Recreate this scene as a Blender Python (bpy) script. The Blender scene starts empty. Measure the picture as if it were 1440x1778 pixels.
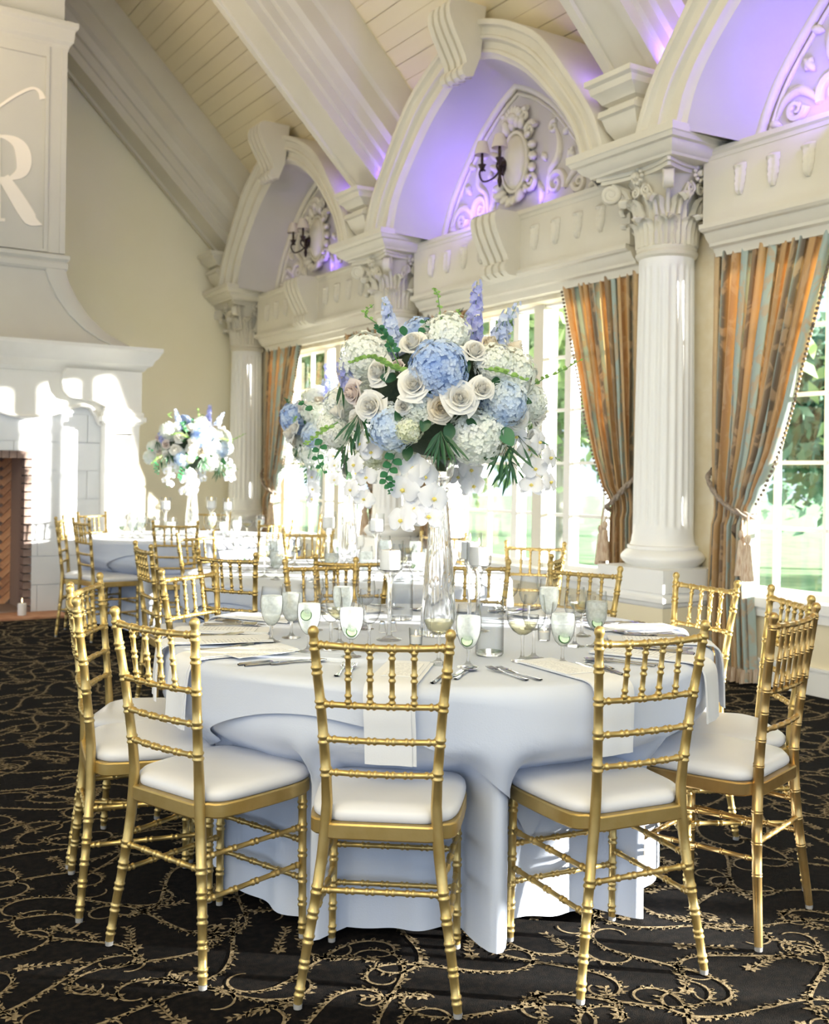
import bpy, math, random
import numpy as np
from math import sin, cos, pi, radians, sqrt, atan2, exp
from mathutils import Vector, Matrix

scene = bpy.context.scene
COL = scene.collection
random.seed(7)

# ------------------------------------------------------------------ camera
TH = radians(32.7)                       # heading of the camera, clockwise from +Y (the window wall runs along Y)
cd = bpy.data.cameras.new('camera')
cam = bpy.data.objects.new('camera', cd)
COL.objects.link(cam)
cd.sensor_fit = 'HORIZONTAL'
cd.sensor_width = 36.0
cd.lens = 1850 / 1440 * 36
cd.shift_y = (823.6 - 889) / 1440
cd.clip_start = 0.05
cd.clip_end = 400
cam.matrix_world = Matrix.Translation((0, 0, 1.32)) @ Matrix.Rotation(-TH, 4, 'Z') @ Matrix.Rotation(pi / 2, 4, 'X') @ Matrix.Rotation(radians(0.8), 4, 'Z')
cd.dof.use_dof = True
cd.dof.focus_distance = 3.1
cd.dof.aperture_fstop = 6.0
scene.camera = cam

# ------------------------------------------------------------------ sky, sun, lamps, exposure
world = bpy.data.worlds.new('sky')
scene.world = world
world.use_nodes = True
bg = world.node_tree.nodes['Background']
bg.inputs[0].default_value = (0.72, 0.85, 1.0, 1)
bg.inputs[1].default_value = 1.35

SUN_DIR = Vector((-1.0, 0.82, -0.19)).normalized()
sl = bpy.data.lights.new('sun', 'SUN')
sl.energy = 42.0
sl.color = (1.0, 0.95, 0.87)
sl.angle = radians(1.2)
so = bpy.data.objects.new('sun', sl)
COL.objects.link(so)
so.location = (30, -12, 12)
so.rotation_euler = SUN_DIR.to_track_quat('-Z', 'Y').to_euler()

def area_light(name, loc, target, size, power, color, sy=None, spread=180):
    l = bpy.data.lights.new(name, 'AREA')
    l.energy = power
    l.color = color
    l.size = size
    l.spread = radians(spread)
    if sy:
        l.shape = 'RECTANGLE'
        l.size_y = sy
    o = bpy.data.objects.new(name, l)
    COL.objects.link(o)
    o.location = loc
    o.rotation_euler = (Vector(target) - Vector(loc)).to_track_quat('-Z', 'Y').to_euler()
    return o

# added warm fill lights, out of frame, stand in for chandeliers and brighten the vault
for yy in (2.5, 8.5):
    area_light('warm_fill', (0.6, yy, 4.6), (3.2, yy, 7.6), 1.4, 40, (1.0, 0.78, 0.48))

scene.view_settings.view_transform = 'Standard'
scene.view_settings.look = 'None'
scene.view_settings.gamma = 1.0
scene.view_settings.use_curve_mapping = False
scene.view_settings.exposure = 0.27
scene.cycles.use_denoising = True
scene.cycles.max_bounces = 12
scene.cycles.diffuse_bounces = 5
scene.cycles.glossy_bounces = 5
scene.cycles.transmission_bounces = 10
scene.cycles.transparent_max_bounces = 32
scene.cycles.caustics_reflective = False
scene.cycles.caustics_refractive = False
scene.cycles.sample_clamp_indirect = 8

# ------------------------------------------------------------------ helpers
def c2w(xc, d):
    """camera-aligned ground coordinates (right, forward) to world X, Y"""
    return (xc * cos(TH) + d * sin(TH), -xc * sin(TH) + d * cos(TH))

class MB:
    def __init__(s):
        s.v = []
        s.f = []
    def add(s, vs, fs):
        n = len(s.v)
        s.v.extend([tuple(p) for p in vs])
        s.f.extend([tuple(i + n for i in q) for q in fs])
        return s
    def box(s, x0, x1, y0, y1, z0, z1):
        vs = [(x0, y0, z0), (x1, y0, z0), (x1, y1, z0), (x0, y1, z0), (x0, y0, z1), (x1, y0, z1), (x1, y1, z1), (x0, y1, z1)]
        return s.add(vs, [(0, 3, 2, 1), (4, 5, 6, 7), (0, 1, 5, 4), (1, 2, 6, 5), (2, 3, 7, 6), (3, 0, 4, 7)])
    def lathe(s, prof, seg=16, c=(0, 0, 0), ax=None, phase=0.0):
        """prof: list of (r, z); r==0 ends close to a point"""
        n = len(s.v)
        rings = []
        vs = []
        for r, z in prof:
            if r < 1e-6:
                rings.append([len(vs)])
                vs.append(Vector((0, 0, z)))
            else:
                rings.append(list(range(len(vs), len(vs) + seg)))
                for i in range(seg):
                    a = 2 * pi * i / seg + phase
                    vs.append(Vector((r * cos(a), r * sin(a), z)))
        fs = []
        for A, B in zip(rings[:-1], rings[1:]):
            if len(A) == 1 and len(B) == 1:
                continue
            for i in range(seg):
                j = (i + 1) % seg
                if len(A) == 1:
                    fs.append((A[0], B[j], B[i]))
                elif len(B) == 1:
                    fs.append((A[i], A[j], B[0]))
                else:
                    fs.append((A[i], A[j], B[j], B[i]))
        if len(rings[0]) > 1 and prof[0][0] > 0:
            pass
        if ax is not None:
            q = Vector((0, 0, 1)).rotation_difference(Vector(ax).normalized())
            vs = [q @ p for p in vs]
        cc = Vector(c)
        return s.add([p + cc for p in vs], fs)
    def tube(s, pts, rad, seg=8, caps=True, flat=1.0, up=None):
        pts = [Vector(p) for p in pts]
        m = len(pts)
        if not hasattr(rad, '__len__'):
            rad = [rad] * m
        t0 = (pts[1] - pts[0]).normalized()
        ref = Vector(up) if up else (Vector((0, 0, 1)) if abs(t0.z) < 0.9 else Vector((1, 0, 0)))
        nx = t0.cross(ref).normalized()
        vs = []
        for i, p in enumerate(pts):
            t = (pts[min(i + 1, m - 1)] - pts[max(i - 1, 0)]).normalized()
            nx = (nx - t * nx.dot(t))
            if nx.length < 1e-5:
                nx = t.cross(Vector((0.3, 0.5, 0.8)))
            nx.normalize()
            ny = t.cross(nx)
            for k in range(seg):
                a = 2 * pi * k / seg
                vs.append(p + nx * (cos(a) * rad[i]) + ny * (sin(a) * rad[i] * flat))
        fs = []
        for i in range(m - 1):
            for k in range(seg):
                l = (k + 1) % seg
                fs.append((i * seg + k, i * seg + l, (i + 1) * seg + l, (i + 1) * seg + k))
        if caps:
            fs.append(tuple(range(seg - 1, -1, -1)))
            fs.append(tuple((m - 1) * seg + k for k in range(seg)))
        return s.add(vs, fs)
    def grid(s, fn, nu, nv, wrap=False):
        """fn(u in 0..1, v in 0..1) -> point"""
        vs = []
        cu = nu if wrap else nu + 1
        for j in range(nv + 1):
            for i in range(cu):
                vs.append(fn(i / nu, j / nv))
        fs = []
        for j in range(nv):
            for i in range(nu):
                a = j * cu + i
                b = j * cu + (i + 1) % cu
                fs.append((a, b, b + cu, a + cu))
        return s.add(vs, fs)
    def prism(s, poly, fn, w0, w1):
        """poly: 2-D outline; fn(u, v, w) -> point; extruded from w0 to w1"""
        n = len(poly)
        vs = [fn(u, v, w0) for u, v in poly] + [fn(u, v, w1) for u, v in poly]
        fs = [tuple(range(n - 1, -1, -1)), tuple(range(n, 2 * n))]
        for i in range(n):
            j = (i + 1) % n
            fs.append((i, j, n + j, n + i))
        return s.add(vs, fs)
    def ribbon(s, rows):
        """rows: list of equal-length point lists -> quad strip surface"""
        m = len(rows[0])
        vs = [p for r in rows for p in r]
        fs = []
        for j in range(len(rows) - 1):
            for i in range(m - 1):
                a = j * m + i
                fs.append((a, a + 1, a + 1 + m, a + m))
        return s.add(vs, fs)
    def merge(s, o, M=None):
        vs = o.v if M is None else [tuple(M @ Vector(p)) for p in o.v]
        return s.add(vs, o.f)
    def mesh(s, name, m, smooth=40):
        me = bpy.data.meshes.new(name)
        me.from_pydata(s.v, [], s.f)
        if smooth:
            me.polygons.foreach_set('use_smooth', [True] * len(me.polygons))
            me.update()
            if smooth < 180:
                me.set_sharp_from_angle(angle=radians(smooth))
        me.update()
        if m is not None:
            for q in (m if isinstance(m, (list, tuple)) else [m]):
                me.materials.append(q)
        return me
    def build(s, name, m, parent=None, smooth=40, loc=None, fix=True):
        me = s.mesh(name, m, smooth)
        if fix:
            import bmesh
            b = bmesh.new()
            b.from_mesh(me)
            bmesh.ops.recalc_face_normals(b, faces=b.faces[:])
            b.to_mesh(me)
            b.free()
        o = bpy.data.objects.new(name, me)
        COL.objects.link(o)
        if parent is not None:
            o.parent = parent
        if loc is not None:
            o.location = loc
        return o

def link_mesh(name, me, parent=None, loc=(0, 0, 0), rot=None, scale=None):
    o = bpy.data.objects.new(name, me)
    COL.objects.link(o)
    if parent is not None:
        o.parent = parent
    o.location = loc
    if rot is not None:
        o.rotation_euler = rot
    if scale is not None:
        o.scale = scale if hasattr(scale, '__len__') else (scale,) * 3
    return o

def tag(o, label=None, cat=None, group=None, kind=None):
    if label:
        o['label'] = label
    if cat:
        o['category'] = cat
    if group:
        o['group'] = group
    if kind:
        o['kind'] = kind
    return o

def thing(name, label, cat, loc=(0, 0, 0), rz=0.0, group=None):
    o = bpy.data.objects.new(name, None)
    COL.objects.link(o)
    o.empty_display_size = 0.1
    o.location = loc
    o.rotation_euler = (0, 0, rz)
    return tag(o, label, cat, group)

KIDS = {}
def children(o):
    return list(o.children)

def dup(o, loc=None, rz=None, label=None, group=None, parent=None, scale=None):
    c = o.copy()
    COL.objects.link(c)
    if parent is not None:
        c.parent = parent
    for ch in children(o):
        dup(ch, parent=c)
    if loc is not None:
        c.location = loc
    if rz is not None:
        c.rotation_euler = (0, 0, rz)
    if label:
        c['label'] = label
    if group:
        c['group'] = group
    if scale is not None:
        c.scale = (scale,) * 3
    return c

def catmull(pts, n=6):
    P = [Vector(p) for p in pts]
    P = [P[0] * 2 - P[1]] + P + [P[-1] * 2 - P[-2]]
    out = []
    for i in range(1, len(P) - 2):
        for k in range(n):
            t = k / n
            a, b, c, d = P[i - 1], P[i], P[i + 1], P[i + 2]
            out.append(0.5 * ((2 * b) + (c - a) * t + (2 * a - 5 * b + 4 * c - d) * t * t + (3 * b - 3 * c + d - a) * t ** 3))
    out.append(P[-2])
    return out

def lerp(a, b, t):
    return a + (b - a) * t

def interp(x, xs, ys):
    return float(np.interp(x, xs, ys))

# ------------------------------------------------------------------ materials
def new_mat(name):
    m = bpy.data.materials.new(name)
    m.use_nodes = True
    return m, m.node_tree.nodes, m.node_tree.links

def pmat(name, col, rough=0.5, metal=0.0, spec=0.5, var=None, vscale=6.0, bump=0.0, bscale=60.0, sheen=0.0, trans=0.0, sss=0.0, stretch=None, coat=0.0):
    """principled with optional two-tone noise and fine bump"""
    m, N, L = new_mat(name)
    b = N['Principled BSDF']
    b.inputs['Base Color'].default_value = (*col, 1)
    b.inputs['Roughness'].default_value = rough
    b.inputs['Metallic'].default_value = metal
    b.inputs['Specular IOR Level'].default_value = spec
    b.inputs['Coat Weight'].default_value = coat
    if sheen:
        b.inputs['Sheen Weight'].default_value = sheen
    if sss:
        b.inputs['Subsurface Weight'].default_value = sss
        b.inputs['Subsurface Radius'].default_value = (0.02, 0.02, 0.02)
    tc = N.new('ShaderNodeTexCoord')
    src = tc.outputs['Object']
    if stretch:
        mp = N.new('ShaderNodeMapping')
        mp.inputs['Scale'].default_value = stretch
        L.new(src, mp.inputs['Vector'])
        src = mp.outputs[0]
    if var:
        n = N.new('ShaderNodeTexNoise')
        n.inputs['Scale'].default_value = vscale
        n.inputs['Detail'].default_value = 4
        L.new(src, n.inputs['Vector'])
        r = N.new('ShaderNodeValToRGB')
        r.color_ramp.elements[0].position = 0.35
        r.color_ramp.elements[0].color = (*col, 1)
        r.color_ramp.elements[1].position = 0.65
        r.color_ramp.elements[1].color = (*var, 1)
        L.new(n.outputs[0], r.inputs[0])
        L.new(r.outputs[0], b.inputs['Base Color'])
    if bump:
        n2 = N.new('ShaderNodeTexNoise')
        n2.inputs['Scale'].default_value = bscale
        n2.inputs['Detail'].default_value = 3
        L.new(src, n2.inputs['Vector'])
        bp = N.new('ShaderNodeBump')
        bp.inputs['Strength'].default_value = bump
        bp.inputs['Distance'].default_value = 0.01
        L.new(n2.outputs[0], bp.inputs['Height'])
        L.new(bp.outputs[0], b.inputs['Normal'])
    return m

def translucent_mat(name, col, tcol=None, fac=0.4, var=None, vscale=20.0, rough=0.6, spec=0.2):
    m, N, L = new_mat(name)
    b = N['Principled BSDF']
    b.inputs['Base Color'].default_value = (*col, 1)
    b.inputs['Roughness'].default_value = rough
    b.inputs['Specular IOR Level'].default_value = spec
    t = N.new('ShaderNodeBsdfTranslucent')
    t.inputs[0].default_value = (*(tcol or col), 1)
    mx = N.new('ShaderNodeMixShader')
    mx.inputs[0].default_value = fac
    L.new(b.outputs[0], mx.inputs[1])
    L.new(t.outputs[0], mx.inputs[2])
    L.new(mx.outputs[0], N['Material Output'].inputs[0])
    if var:
        n = N.new('ShaderNodeTexNoise')
        n.inputs['Scale'].default_value = vscale
        tc = N.new('ShaderNodeTexCoord')
        L.new(tc.outputs['Object'], n.inputs['Vector'])
        r = N.new('ShaderNodeValToRGB')
        r.color_ramp.elements[0].position = 0.38
        r.color_ramp.elements[0].color = (*col, 1)
        r.color_ramp.elements[1].position = 0.62
        r.color_ramp.elements[1].color = (*var, 1)
        L.new(n.outputs[0], r.inputs[0])
        L.new(r.outputs[0], b.inputs['Base Color'])
        L.new(r.outputs[0], t.inputs[0])
    return m

def thin_glass(name, tint=(0.985, 0.99, 0.99), ior=1.45, edge=0.22, milk=0.0, milkcol=(0.9, 0.93, 0.92)):
    """thin-walled glass: clear pass-through plus Fresnel reflection, optional frosting"""
    m, N, L = new_mat(name)
    N.remove(N['Principled BSDF'])
    tr = N.new('ShaderNodeBsdfTransparent')
    tr.inputs[0].default_value = (*tint, 1)
    gl = N.new('ShaderNodeBsdfGlossy')
    gl.inputs['Roughness'].default_value = 0.02
    lw = N.new('ShaderNodeLayerWeight')
    lw.inputs[0].default_value = 0.5
    pw_ = N.new('ShaderNodeMath')
    pw_.operation = 'POWER'
    pw_.inputs[1].default_value = 2.6
    L.new(lw.outputs['Facing'], pw_.inputs[0])
    fr = N.new('ShaderNodeMapRange')
    fr.inputs[3].default_value = (ior - 1) ** 2 * 0.16
    fr.inputs[4].default_value = 0.20 + 0.55 * (ior - 1)
    L.new(pw_.outputs[0], fr.inputs[0])
    mx = N.new('ShaderNodeMixShader')
    L.new(fr.outputs[0], mx.inputs[0])
    L.new(tr.outputs[0], mx.inputs[1])
    L.new(gl.outputs[0], mx.inputs[2])
    # the wall looks thicker, hence greyer, where it is seen edge-on
    ec = N.new('ShaderNodeMix')
    ec.data_type = 'RGBA'
    p2_ = N.new('ShaderNodeMath')
    p2_.operation = 'POWER'
    p2_.inputs[1].default_value = 2.2
    L.new(lw.outputs['Facing'], p2_.inputs[0])
    L.new(p2_.outputs[0], ec.inputs['Factor'])
    ec.inputs['A'].default_value = (*tint, 1)
    ec.inputs['B'].default_value = (*[edge * q_ for q_ in tint], 1)
    L.new(ec.outputs['Result'], tr.inputs[0])
    out = mx
    if milk:
        df = N.new('ShaderNodeBsdfDiffuse')
        df.inputs[0].default_value = (*milkcol, 1)
        tl = N.new('ShaderNodeBsdfTranslucent')
        tl.inputs[0].default_value = (*milkcol, 1)
        m2 = N.new('ShaderNodeMixShader')
        m2.inputs[0].default_value = 0.5
        L.new(df.outputs[0], m2.inputs[1])
        L.new(tl.outputs[0], m2.inputs[2])
        m3 = N.new('ShaderNodeMixShader')
        m3.inputs[0].default_value = milk
        n = N.new('ShaderNodeTexNoise')
        n.inputs['Scale'].default_value = 85
        tc = N.new('ShaderNodeTexCoord')
        L.new(tc.outputs['Object'], n.inputs['Vector'])
        mr = N.new('ShaderNodeMapRange')
        mr.inputs[1].default_value = 0.3
        mr.inputs[2].default_value = 0.7
        mr.inputs[3].default_value = milk - 0.12
        mr.inputs[4].default_value = min(1.0, milk + 0.12)
        L.new(n.outputs[0], mr.inputs[0])
        L.new(mr.outputs[0], m3.inputs[0])
        L.new(mx.outputs[0], m3.inputs[1])
        L.new(m2.outputs[0], m3.inputs[2])
        out = m3
    L.new(out.outputs[0], N['Material Output'].inputs[0])
    return m

def solid_glass(name, col=(1, 1, 1), ior=1.46, rough=0.0, clear=0.42):
    m, N, L = new_mat(name)
    N.remove(N['Principled BSDF'])
    g = N.new('ShaderNodeBsdfGlass')
    g.inputs['Color'].default_value = (*col, 1)
    g.inputs['IOR'].default_value = ior
    g.inputs['Roughness'].default_value = rough
    tr = N.new('ShaderNodeBsdfTransparent')
    mx = N.new('ShaderNodeMixShader')
    mx.inputs[0].default_value = clear
    L.new(g.outputs[0], mx.inputs[1])
    L.new(tr.outputs[0], mx.inputs[2])
    L.new(mx.outputs[0], N['Material Output'].inputs[0])
    return m

M = {}
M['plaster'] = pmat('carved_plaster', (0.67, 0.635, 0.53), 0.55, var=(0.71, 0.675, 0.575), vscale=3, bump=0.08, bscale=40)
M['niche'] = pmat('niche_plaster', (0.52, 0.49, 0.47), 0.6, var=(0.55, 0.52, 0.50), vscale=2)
M['cream_wall'] = pmat('cream_wall_paint', (0.92, 0.865, 0.66), 0.65, var=(0.94, 0.885, 0.70), vscale=1.2, bump=0.05, bscale=90)
M['pier'] = pmat('pier_wallpaper', (0.74, 0.66, 0.48), 0.6, var=(0.80, 0.74, 0.60), vscale=9, bump=0.1, bscale=50)
M['dado'] = pmat('dado_paint', (0.78, 0.70, 0.50), 0.55)
M['white_trim'] = pmat('white_trim_paint', (0.82, 0.82, 0.80), 0.4)
M['mullion'] = pmat('mullion_paint', (0.72, 0.69, 0.60), 0.45)
M['plank'] = pmat('ceiling_plank_paint', (0.78, 0.69, 0.47), 0.6, var=(0.81, 0.73, 0.52), vscale=2.5, stretch=(1, 0.2, 1))
M['beam'] = pmat('beam_paint', (0.64, 0.605, 0.51), 0.5, var=(0.68, 0.645, 0.55), vscale=2)
M['mantel'] = pmat('mantel_stone', (0.82, 0.80, 0.74), 0.5, var=(0.85, 0.83, 0.78), vscale=4, bump=0.05)
M['hood'] = pmat('hood_plaster', (0.60, 0.58, 0.53), 0.6, var=(0.63, 0.61, 0.55), vscale=2)
M['monogram'] = pmat('monogram_light_paint', (0.96, 0.88, 0.78), 0.6)  # pale colour stands in for the light of the projected monogram
M['stone'] = pmat('surround_stone', (0.80, 0.82, 0.84), 0.6, var=(0.83, 0.84, 0.86), vscale=5)
M['gold'] = pmat('gold_lacquer', (0.56, 0.39, 0.13), 0.36, metal=0.75, var=(0.64, 0.47, 0.19), vscale=14, bump=0.04, bscale=120)
M['bronze'] = pmat('bronze_gold_lacquer', (0.52, 0.33, 0.12), 0.30, metal=0.8, var=(0.60, 0.41, 0.17), vscale=14)
M['vinyl'] = pmat('white_seat_vinyl', (0.73, 0.725, 0.75), 0.42, var=(0.76, 0.755, 0.77), vscale=5, bump=0.05, bscale=25)
M['glide'] = pmat('clear_plastic_glide', (0.34, 0.33, 0.32), 0.15)
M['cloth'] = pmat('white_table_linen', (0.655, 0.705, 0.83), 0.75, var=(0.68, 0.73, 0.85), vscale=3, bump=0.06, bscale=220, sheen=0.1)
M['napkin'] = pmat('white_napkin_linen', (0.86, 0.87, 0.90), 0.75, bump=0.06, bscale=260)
M['card'] = pmat('menu_card_paper', (0.90, 0.90, 0.90), 0.6)
M['steel'] = pmat('polished_steel', (0.62, 0.63, 0.66), 0.12, metal=1.0)
M['iron'] = pmat('dark_bronze_iron', (0.035, 0.02, 0.016), 0.45, metal=0.5)
M['shade'] = translucent_mat('cream_lamp_shade', (0.82, 0.76, 0.68), fac=0.3)
M['wax'] = pmat('white_candle_wax', (0.88, 0.87, 0.85), 0.45, sss=0.1)
M['wick'] = pmat('black_wick', (0.02, 0.02, 0.02), 0.8)
M['glass'] = thin_glass('clear_thin_glass')
M['stemglass'] = solid_glass('clear_solid_glass')
M['crystal'] = solid_glass('crystal_glass', ior=1.5, clear=0.12)
M['pane'] = thin_glass('window_pane_glass', tint=(0.97, 0.985, 0.98), ior=1.25, edge=0.9)
M['icewater'] = thin_glass('iced_water', tint=(0.95, 0.97, 0.96), ior=1.2, milk=0.60, milkcol=(0.85, 0.88, 0.87), edge=0.8)
M['wine'] = thin_glass('pale_wine', tint=(0.97, 0.94, 0.76), ior=1.2, edge=0.8)
M['water'] = thin_glass('still_water', tint=(0.95, 0.965, 0.98), ior=1.2, edge=0.7)
M['cucumber'] = pmat('cucumber_flesh', (0.50, 0.68, 0.46), 0.35, var=(0.60, 0.76, 0.54), vscale=60)
M['rind'] = pmat('cucumber_rind', (0.02, 0.10, 0.02), 0.4)
M['petal_white'] = translucent_mat('white_rose_petal', (0.94, 0.92, 0.87), fac=0.17, rough=0.5)
M['petal_cream'] = translucent_mat('cream_rose_petal', (0.90, 0.83, 0.70), fac=0.17, rough=0.5)
M['petal_blush'] = translucent_mat('blush_rose_petal', (0.90, 0.80, 0.75), fac=0.17, rough=0.5)
M['hyd_blue'] = translucent_mat('blue_hydrangea_petal', (0.40, 0.55, 0.86), fac=0.17, var=(0.68, 0.78, 0.94), vscale=22)
M['hyd_pale'] = translucent_mat('pale_blue_hydrangea_petal', (0.56, 0.69, 0.90), fac=0.17, var=(0.84, 0.90, 0.92), vscale=16)
M['hyd_white'] = translucent_mat('white_hydrangea_petal', (0.88, 0.92, 0.84), fac=0.17, var=(0.95, 0.96, 0.92), vscale=22)
M['hyd_lime'] = translucent_mat('lime_white_hydrangea_petal', (0.80, 0.83, 0.58), fac=0.17, var=(0.88, 0.89, 0.76), vscale=22)
M['delph'] = translucent_mat('violet_blue_delphinium_petal', (0.44, 0.45, 0.86), fac=0.35, var=(0.62, 0.66, 0.92), vscale=30)
M['delph_pale'] = translucent_mat('pale_delphinium_petal', (0.58, 0.66, 0.90), fac=0.35, var=(0.76, 0.82, 0.94), vscale=30)
M['orchid'] = translucent_mat('white_orchid_petal', (0.92, 0.92, 0.95), fac=0.22)
M['orchid_lip'] = pmat('orchid_lip', (0.85, 0.72, 0.20), 0.5)
M['leaf'] = translucent_mat('dark_green_leaf', (0.03, 0.11, 0.045), (0.08, 0.25, 0.06), fac=0.25, rough=0.35, spec=0.5)
M['leaf_mid'] = translucent_mat('mid_green_leaf', (0.05, 0.20, 0.10), (0.10, 0.34, 0.10), fac=0.3, rough=0.4, spec=0.4)
M['leaf_lime'] = translucent_mat('lime_green_bud', (0.36, 0.58, 0.16), fac=0.3)
M['stem'] = pmat('green_stem', (0.14, 0.30, 0.08), 0.5)
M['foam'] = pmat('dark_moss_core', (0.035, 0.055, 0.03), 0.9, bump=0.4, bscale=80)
M['rope'] = pmat('brown_grey_rope', (0.22, 0.17, 0.14), 0.7, var=(0.36, 0.30, 0.24), vscale=60)
M['tassel'] = pmat('tassel_thread', (0.46, 0.30, 0.20), 0.7, var=(0.72, 0.62, 0.48), vscale=40, stretch=(3, 3, 0.3))
M['bead'] = pmat('bead_trim', (0.16, 0.13, 0.10), 0.5)
M['firebrick'] = pmat('orange_firebrick', (0.66, 0.31, 0.15), 0.85, var=(0.78, 0.45, 0.25), vscale=7, bump=0.3, bscale=40)
M['firebrick_dark'] = pmat('sooty_firebrick', (0.46, 0.21, 0.11), 0.85, var=(0.60, 0.32, 0.18), vscale=9, bump=0.3, bscale=40)
M['jambbrick'] = pmat('brown_jamb_brick', (0.20, 0.14, 0.12), 0.85, var=(0.34, 0.24, 0.20), vscale=8, bump=0.3, bscale=40)
M['mortar'] = pmat('grey_mortar', (0.30, 0.22, 0.18), 0.9)
M['bark'] = pmat('tree_bark', (0.34, 0.32, 0.29), 0.9, var=(0.46, 0.44, 0.40), vscale=5, bump=0.5, bscale=20, stretch=(1, 1, 0.2))
M['lawn'] = pmat('lawn_grass', (0.16, 0.30, 0.13), 0.9, var=(0.24, 0.38, 0.18), vscale=1.5)
M['foliage'] = translucent_mat('spring_foliage', (0.30, 0.44, 0.20), (0.42, 0.58, 0.26), fac=0.45, var=(0.46, 0.58, 0.34), vscale=1.4)
M['foliage_dark'] = translucent_mat('dark_foliage', (0.14, 0.27, 0.20), (0.22, 0.38, 0.24), fac=0.4, var=(0.22, 0.36, 0.26), vscale=1.4)
M['patio'] = pmat('terrace_stone', (0.30, 0.31, 0.29), 0.8, var=(0.36, 0.36, 0.34), vscale=2)

def flame_mat():
    m, N, L = new_mat('candle_flame')
    N.remove(N['Principled BSDF'])
    e = N.new('ShaderNodeEmission')
    e.inputs[0].default_value = (1.0, 0.72, 0.38, 1)
    e.inputs[1].default_value = 6.0
    L.new(e.outputs[0], N['Material Output'].inputs[0])
    return m
M['flame'] = flame_mat()

def carpet_mat():
    m, N, L = new_mat('black_carpet_pile')
    b = N['Principled BSDF']
    b.inputs['Roughness'].default_value = 0.95
    b.inputs['Specular IOR Level'].default_value = 0.1
    b.inputs['Sheen Weight'].default_value = 0.0
    tc = N.new('ShaderNodeTexCoord')
    n = N.new('ShaderNodeTexNoise')
    n.inputs['Scale'].default_value = 45
    n.inputs['Detail'].default_value = 5
    L.new(tc.outputs['Object'], n.inputs['Vector'])
    r = N.new('ShaderNodeValToRGB')
    r.color_ramp.elements[0].position = 0.42
    r.color_ramp.elements[0].color = (0.0035, 0.0033, 0.0036, 1)
    r.color_ramp.elements[1].position = 0.72
    r.color_ramp.elements[1].color = (0.014, 0.010, 0.008, 1)
    L.new(n.outputs[0], r.inputs[0])
    L.new(r.outputs[0], b.inputs['Base Color'])
    n2 = N.new('ShaderNodeTexNoise')
    n2.inputs['Scale'].default_value = 400
    L.new(tc.outputs['Object'], n2.inputs['Vector'])
    bp = N.new('ShaderNodeBump')
    bp.inputs['Strength'].default_value = 0.6
    bp.inputs['Distance'].default_value = 0.01
    L.new(n2.outputs[0], bp.inputs['Height'])
    L.new(bp.outputs[0], b.inputs['Normal'])
    return m
M['carpet'] = carpet_mat()
M['yarn'] = pmat('gold_carpet_yarn', (0.14, 0.10, 0.055), 0.95, spec=0.1, var=(0.36, 0.28, 0.17), vscale=70, bump=0.6, bscale=400)

def curtain_mat():
    """striped damask silk: gold, teal and brown bands with a leafy print, light shining through"""
    m, N, L = new_mat('damask_curtain_silk')
    b = N['Principled BSDF']
    b.inputs['Roughness'].default_value = 0.5
    b.inputs['Sheen Weight'].default_value = 0.2
    uv = N.new('ShaderNodeUVMap')
    sep = N.new('ShaderNodeSeparateXYZ')
    L.new(uv.outputs[0], sep.inputs[0])
    fr = N.new('ShaderNodeMath')
    fr.operation = 'FRACT'
    L.new(sep.outputs[0], fr.inputs[0])
    ramp = N.new('ShaderNodeValToRGB')
    ramp.color_ramp.interpolation = 'EASE'
    els = [(0.0, (0.40, 0.22, 0.09)), (0.12, (0.60, 0.40, 0.19)), (0.26, (0.64, 0.47, 0.26)), (0.32, (0.17, 0.12, 0.08)), (0.38, (0.38, 0.47, 0.45)),
           (0.56, (0.44, 0.55, 0.53)), (0.62, (0.15, 0.11, 0.07)), (0.70, (0.46, 0.32, 0.18)), (0.82, (0.20, 0.13, 0.08)), (0.92, (0.52, 0.32, 0.14))]
    while len(ramp.color_ramp.elements) < len(els):
        ramp.color_ramp.elements.new(0.5)
    for e, (p, c) in zip(ramp.color_ramp.elements, els):
        e.position = p
        e.color = (*c, 1)
    L.new(fr.outputs[0], ramp.inputs[0])
    n = N.new('ShaderNodeTexNoise')
    n.inputs['Scale'].default_value = 5.0
    n.inputs['Detail'].default_value = 6
    n.inputs['Distortion'].default_value = 1.6
    L.new(uv.outputs[0], n.inputs['Vector'])
    r2 = N.new('ShaderNodeValToRGB')
    r2.color_ramp.elements[0].position = 0.50
    r2.color_ramp.elements[0].color = (0, 0, 0, 1)
    r2.color_ramp.elements[1].position = 0.57
    r2.color_ramp.elements[1].color = (0.65, 0.65, 0.65, 1)
    L.new(n.outputs[0], r2.inputs[0])
    mx = N.new('ShaderNodeMix')
    mx.data_type = 'RGBA'
    L.new(r2.outputs[0], mx.inputs['Factor'])
    L.new(ramp.outputs[0], mx.inputs['A'])
    mx.inputs['B'].default_value = (0.55, 0.38, 0.22, 1)
    L.new(mx.outputs['Result'], b.inputs['Base Color'])
    t = N.new('ShaderNodeBsdfTranslucent')
    hs = N.new('ShaderNodeMix')
    hs.data_type = 'RGBA'
    hs.blend_type = 'MULTIPLY'
    hs.inputs['Factor'].default_value = 1.0
    L.new(mx.outputs['Result'], hs.inputs['A'])
    hs.inputs['B'].default_value = (0.95, 0.80, 0.52, 1)
    L.new(hs.outputs['Result'], t.inputs[0])
    ms = N.new('ShaderNodeMixShader')
    ms.inputs[0].default_value = 0.2
    L.new(b.outputs[0], ms.inputs[1])
    L.new(t.outputs[0], ms.inputs[2])
    L.new(ms.outputs[0], N['Material Output'].inputs[0])
    return m
M['curtain'] = curtain_mat()
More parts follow.
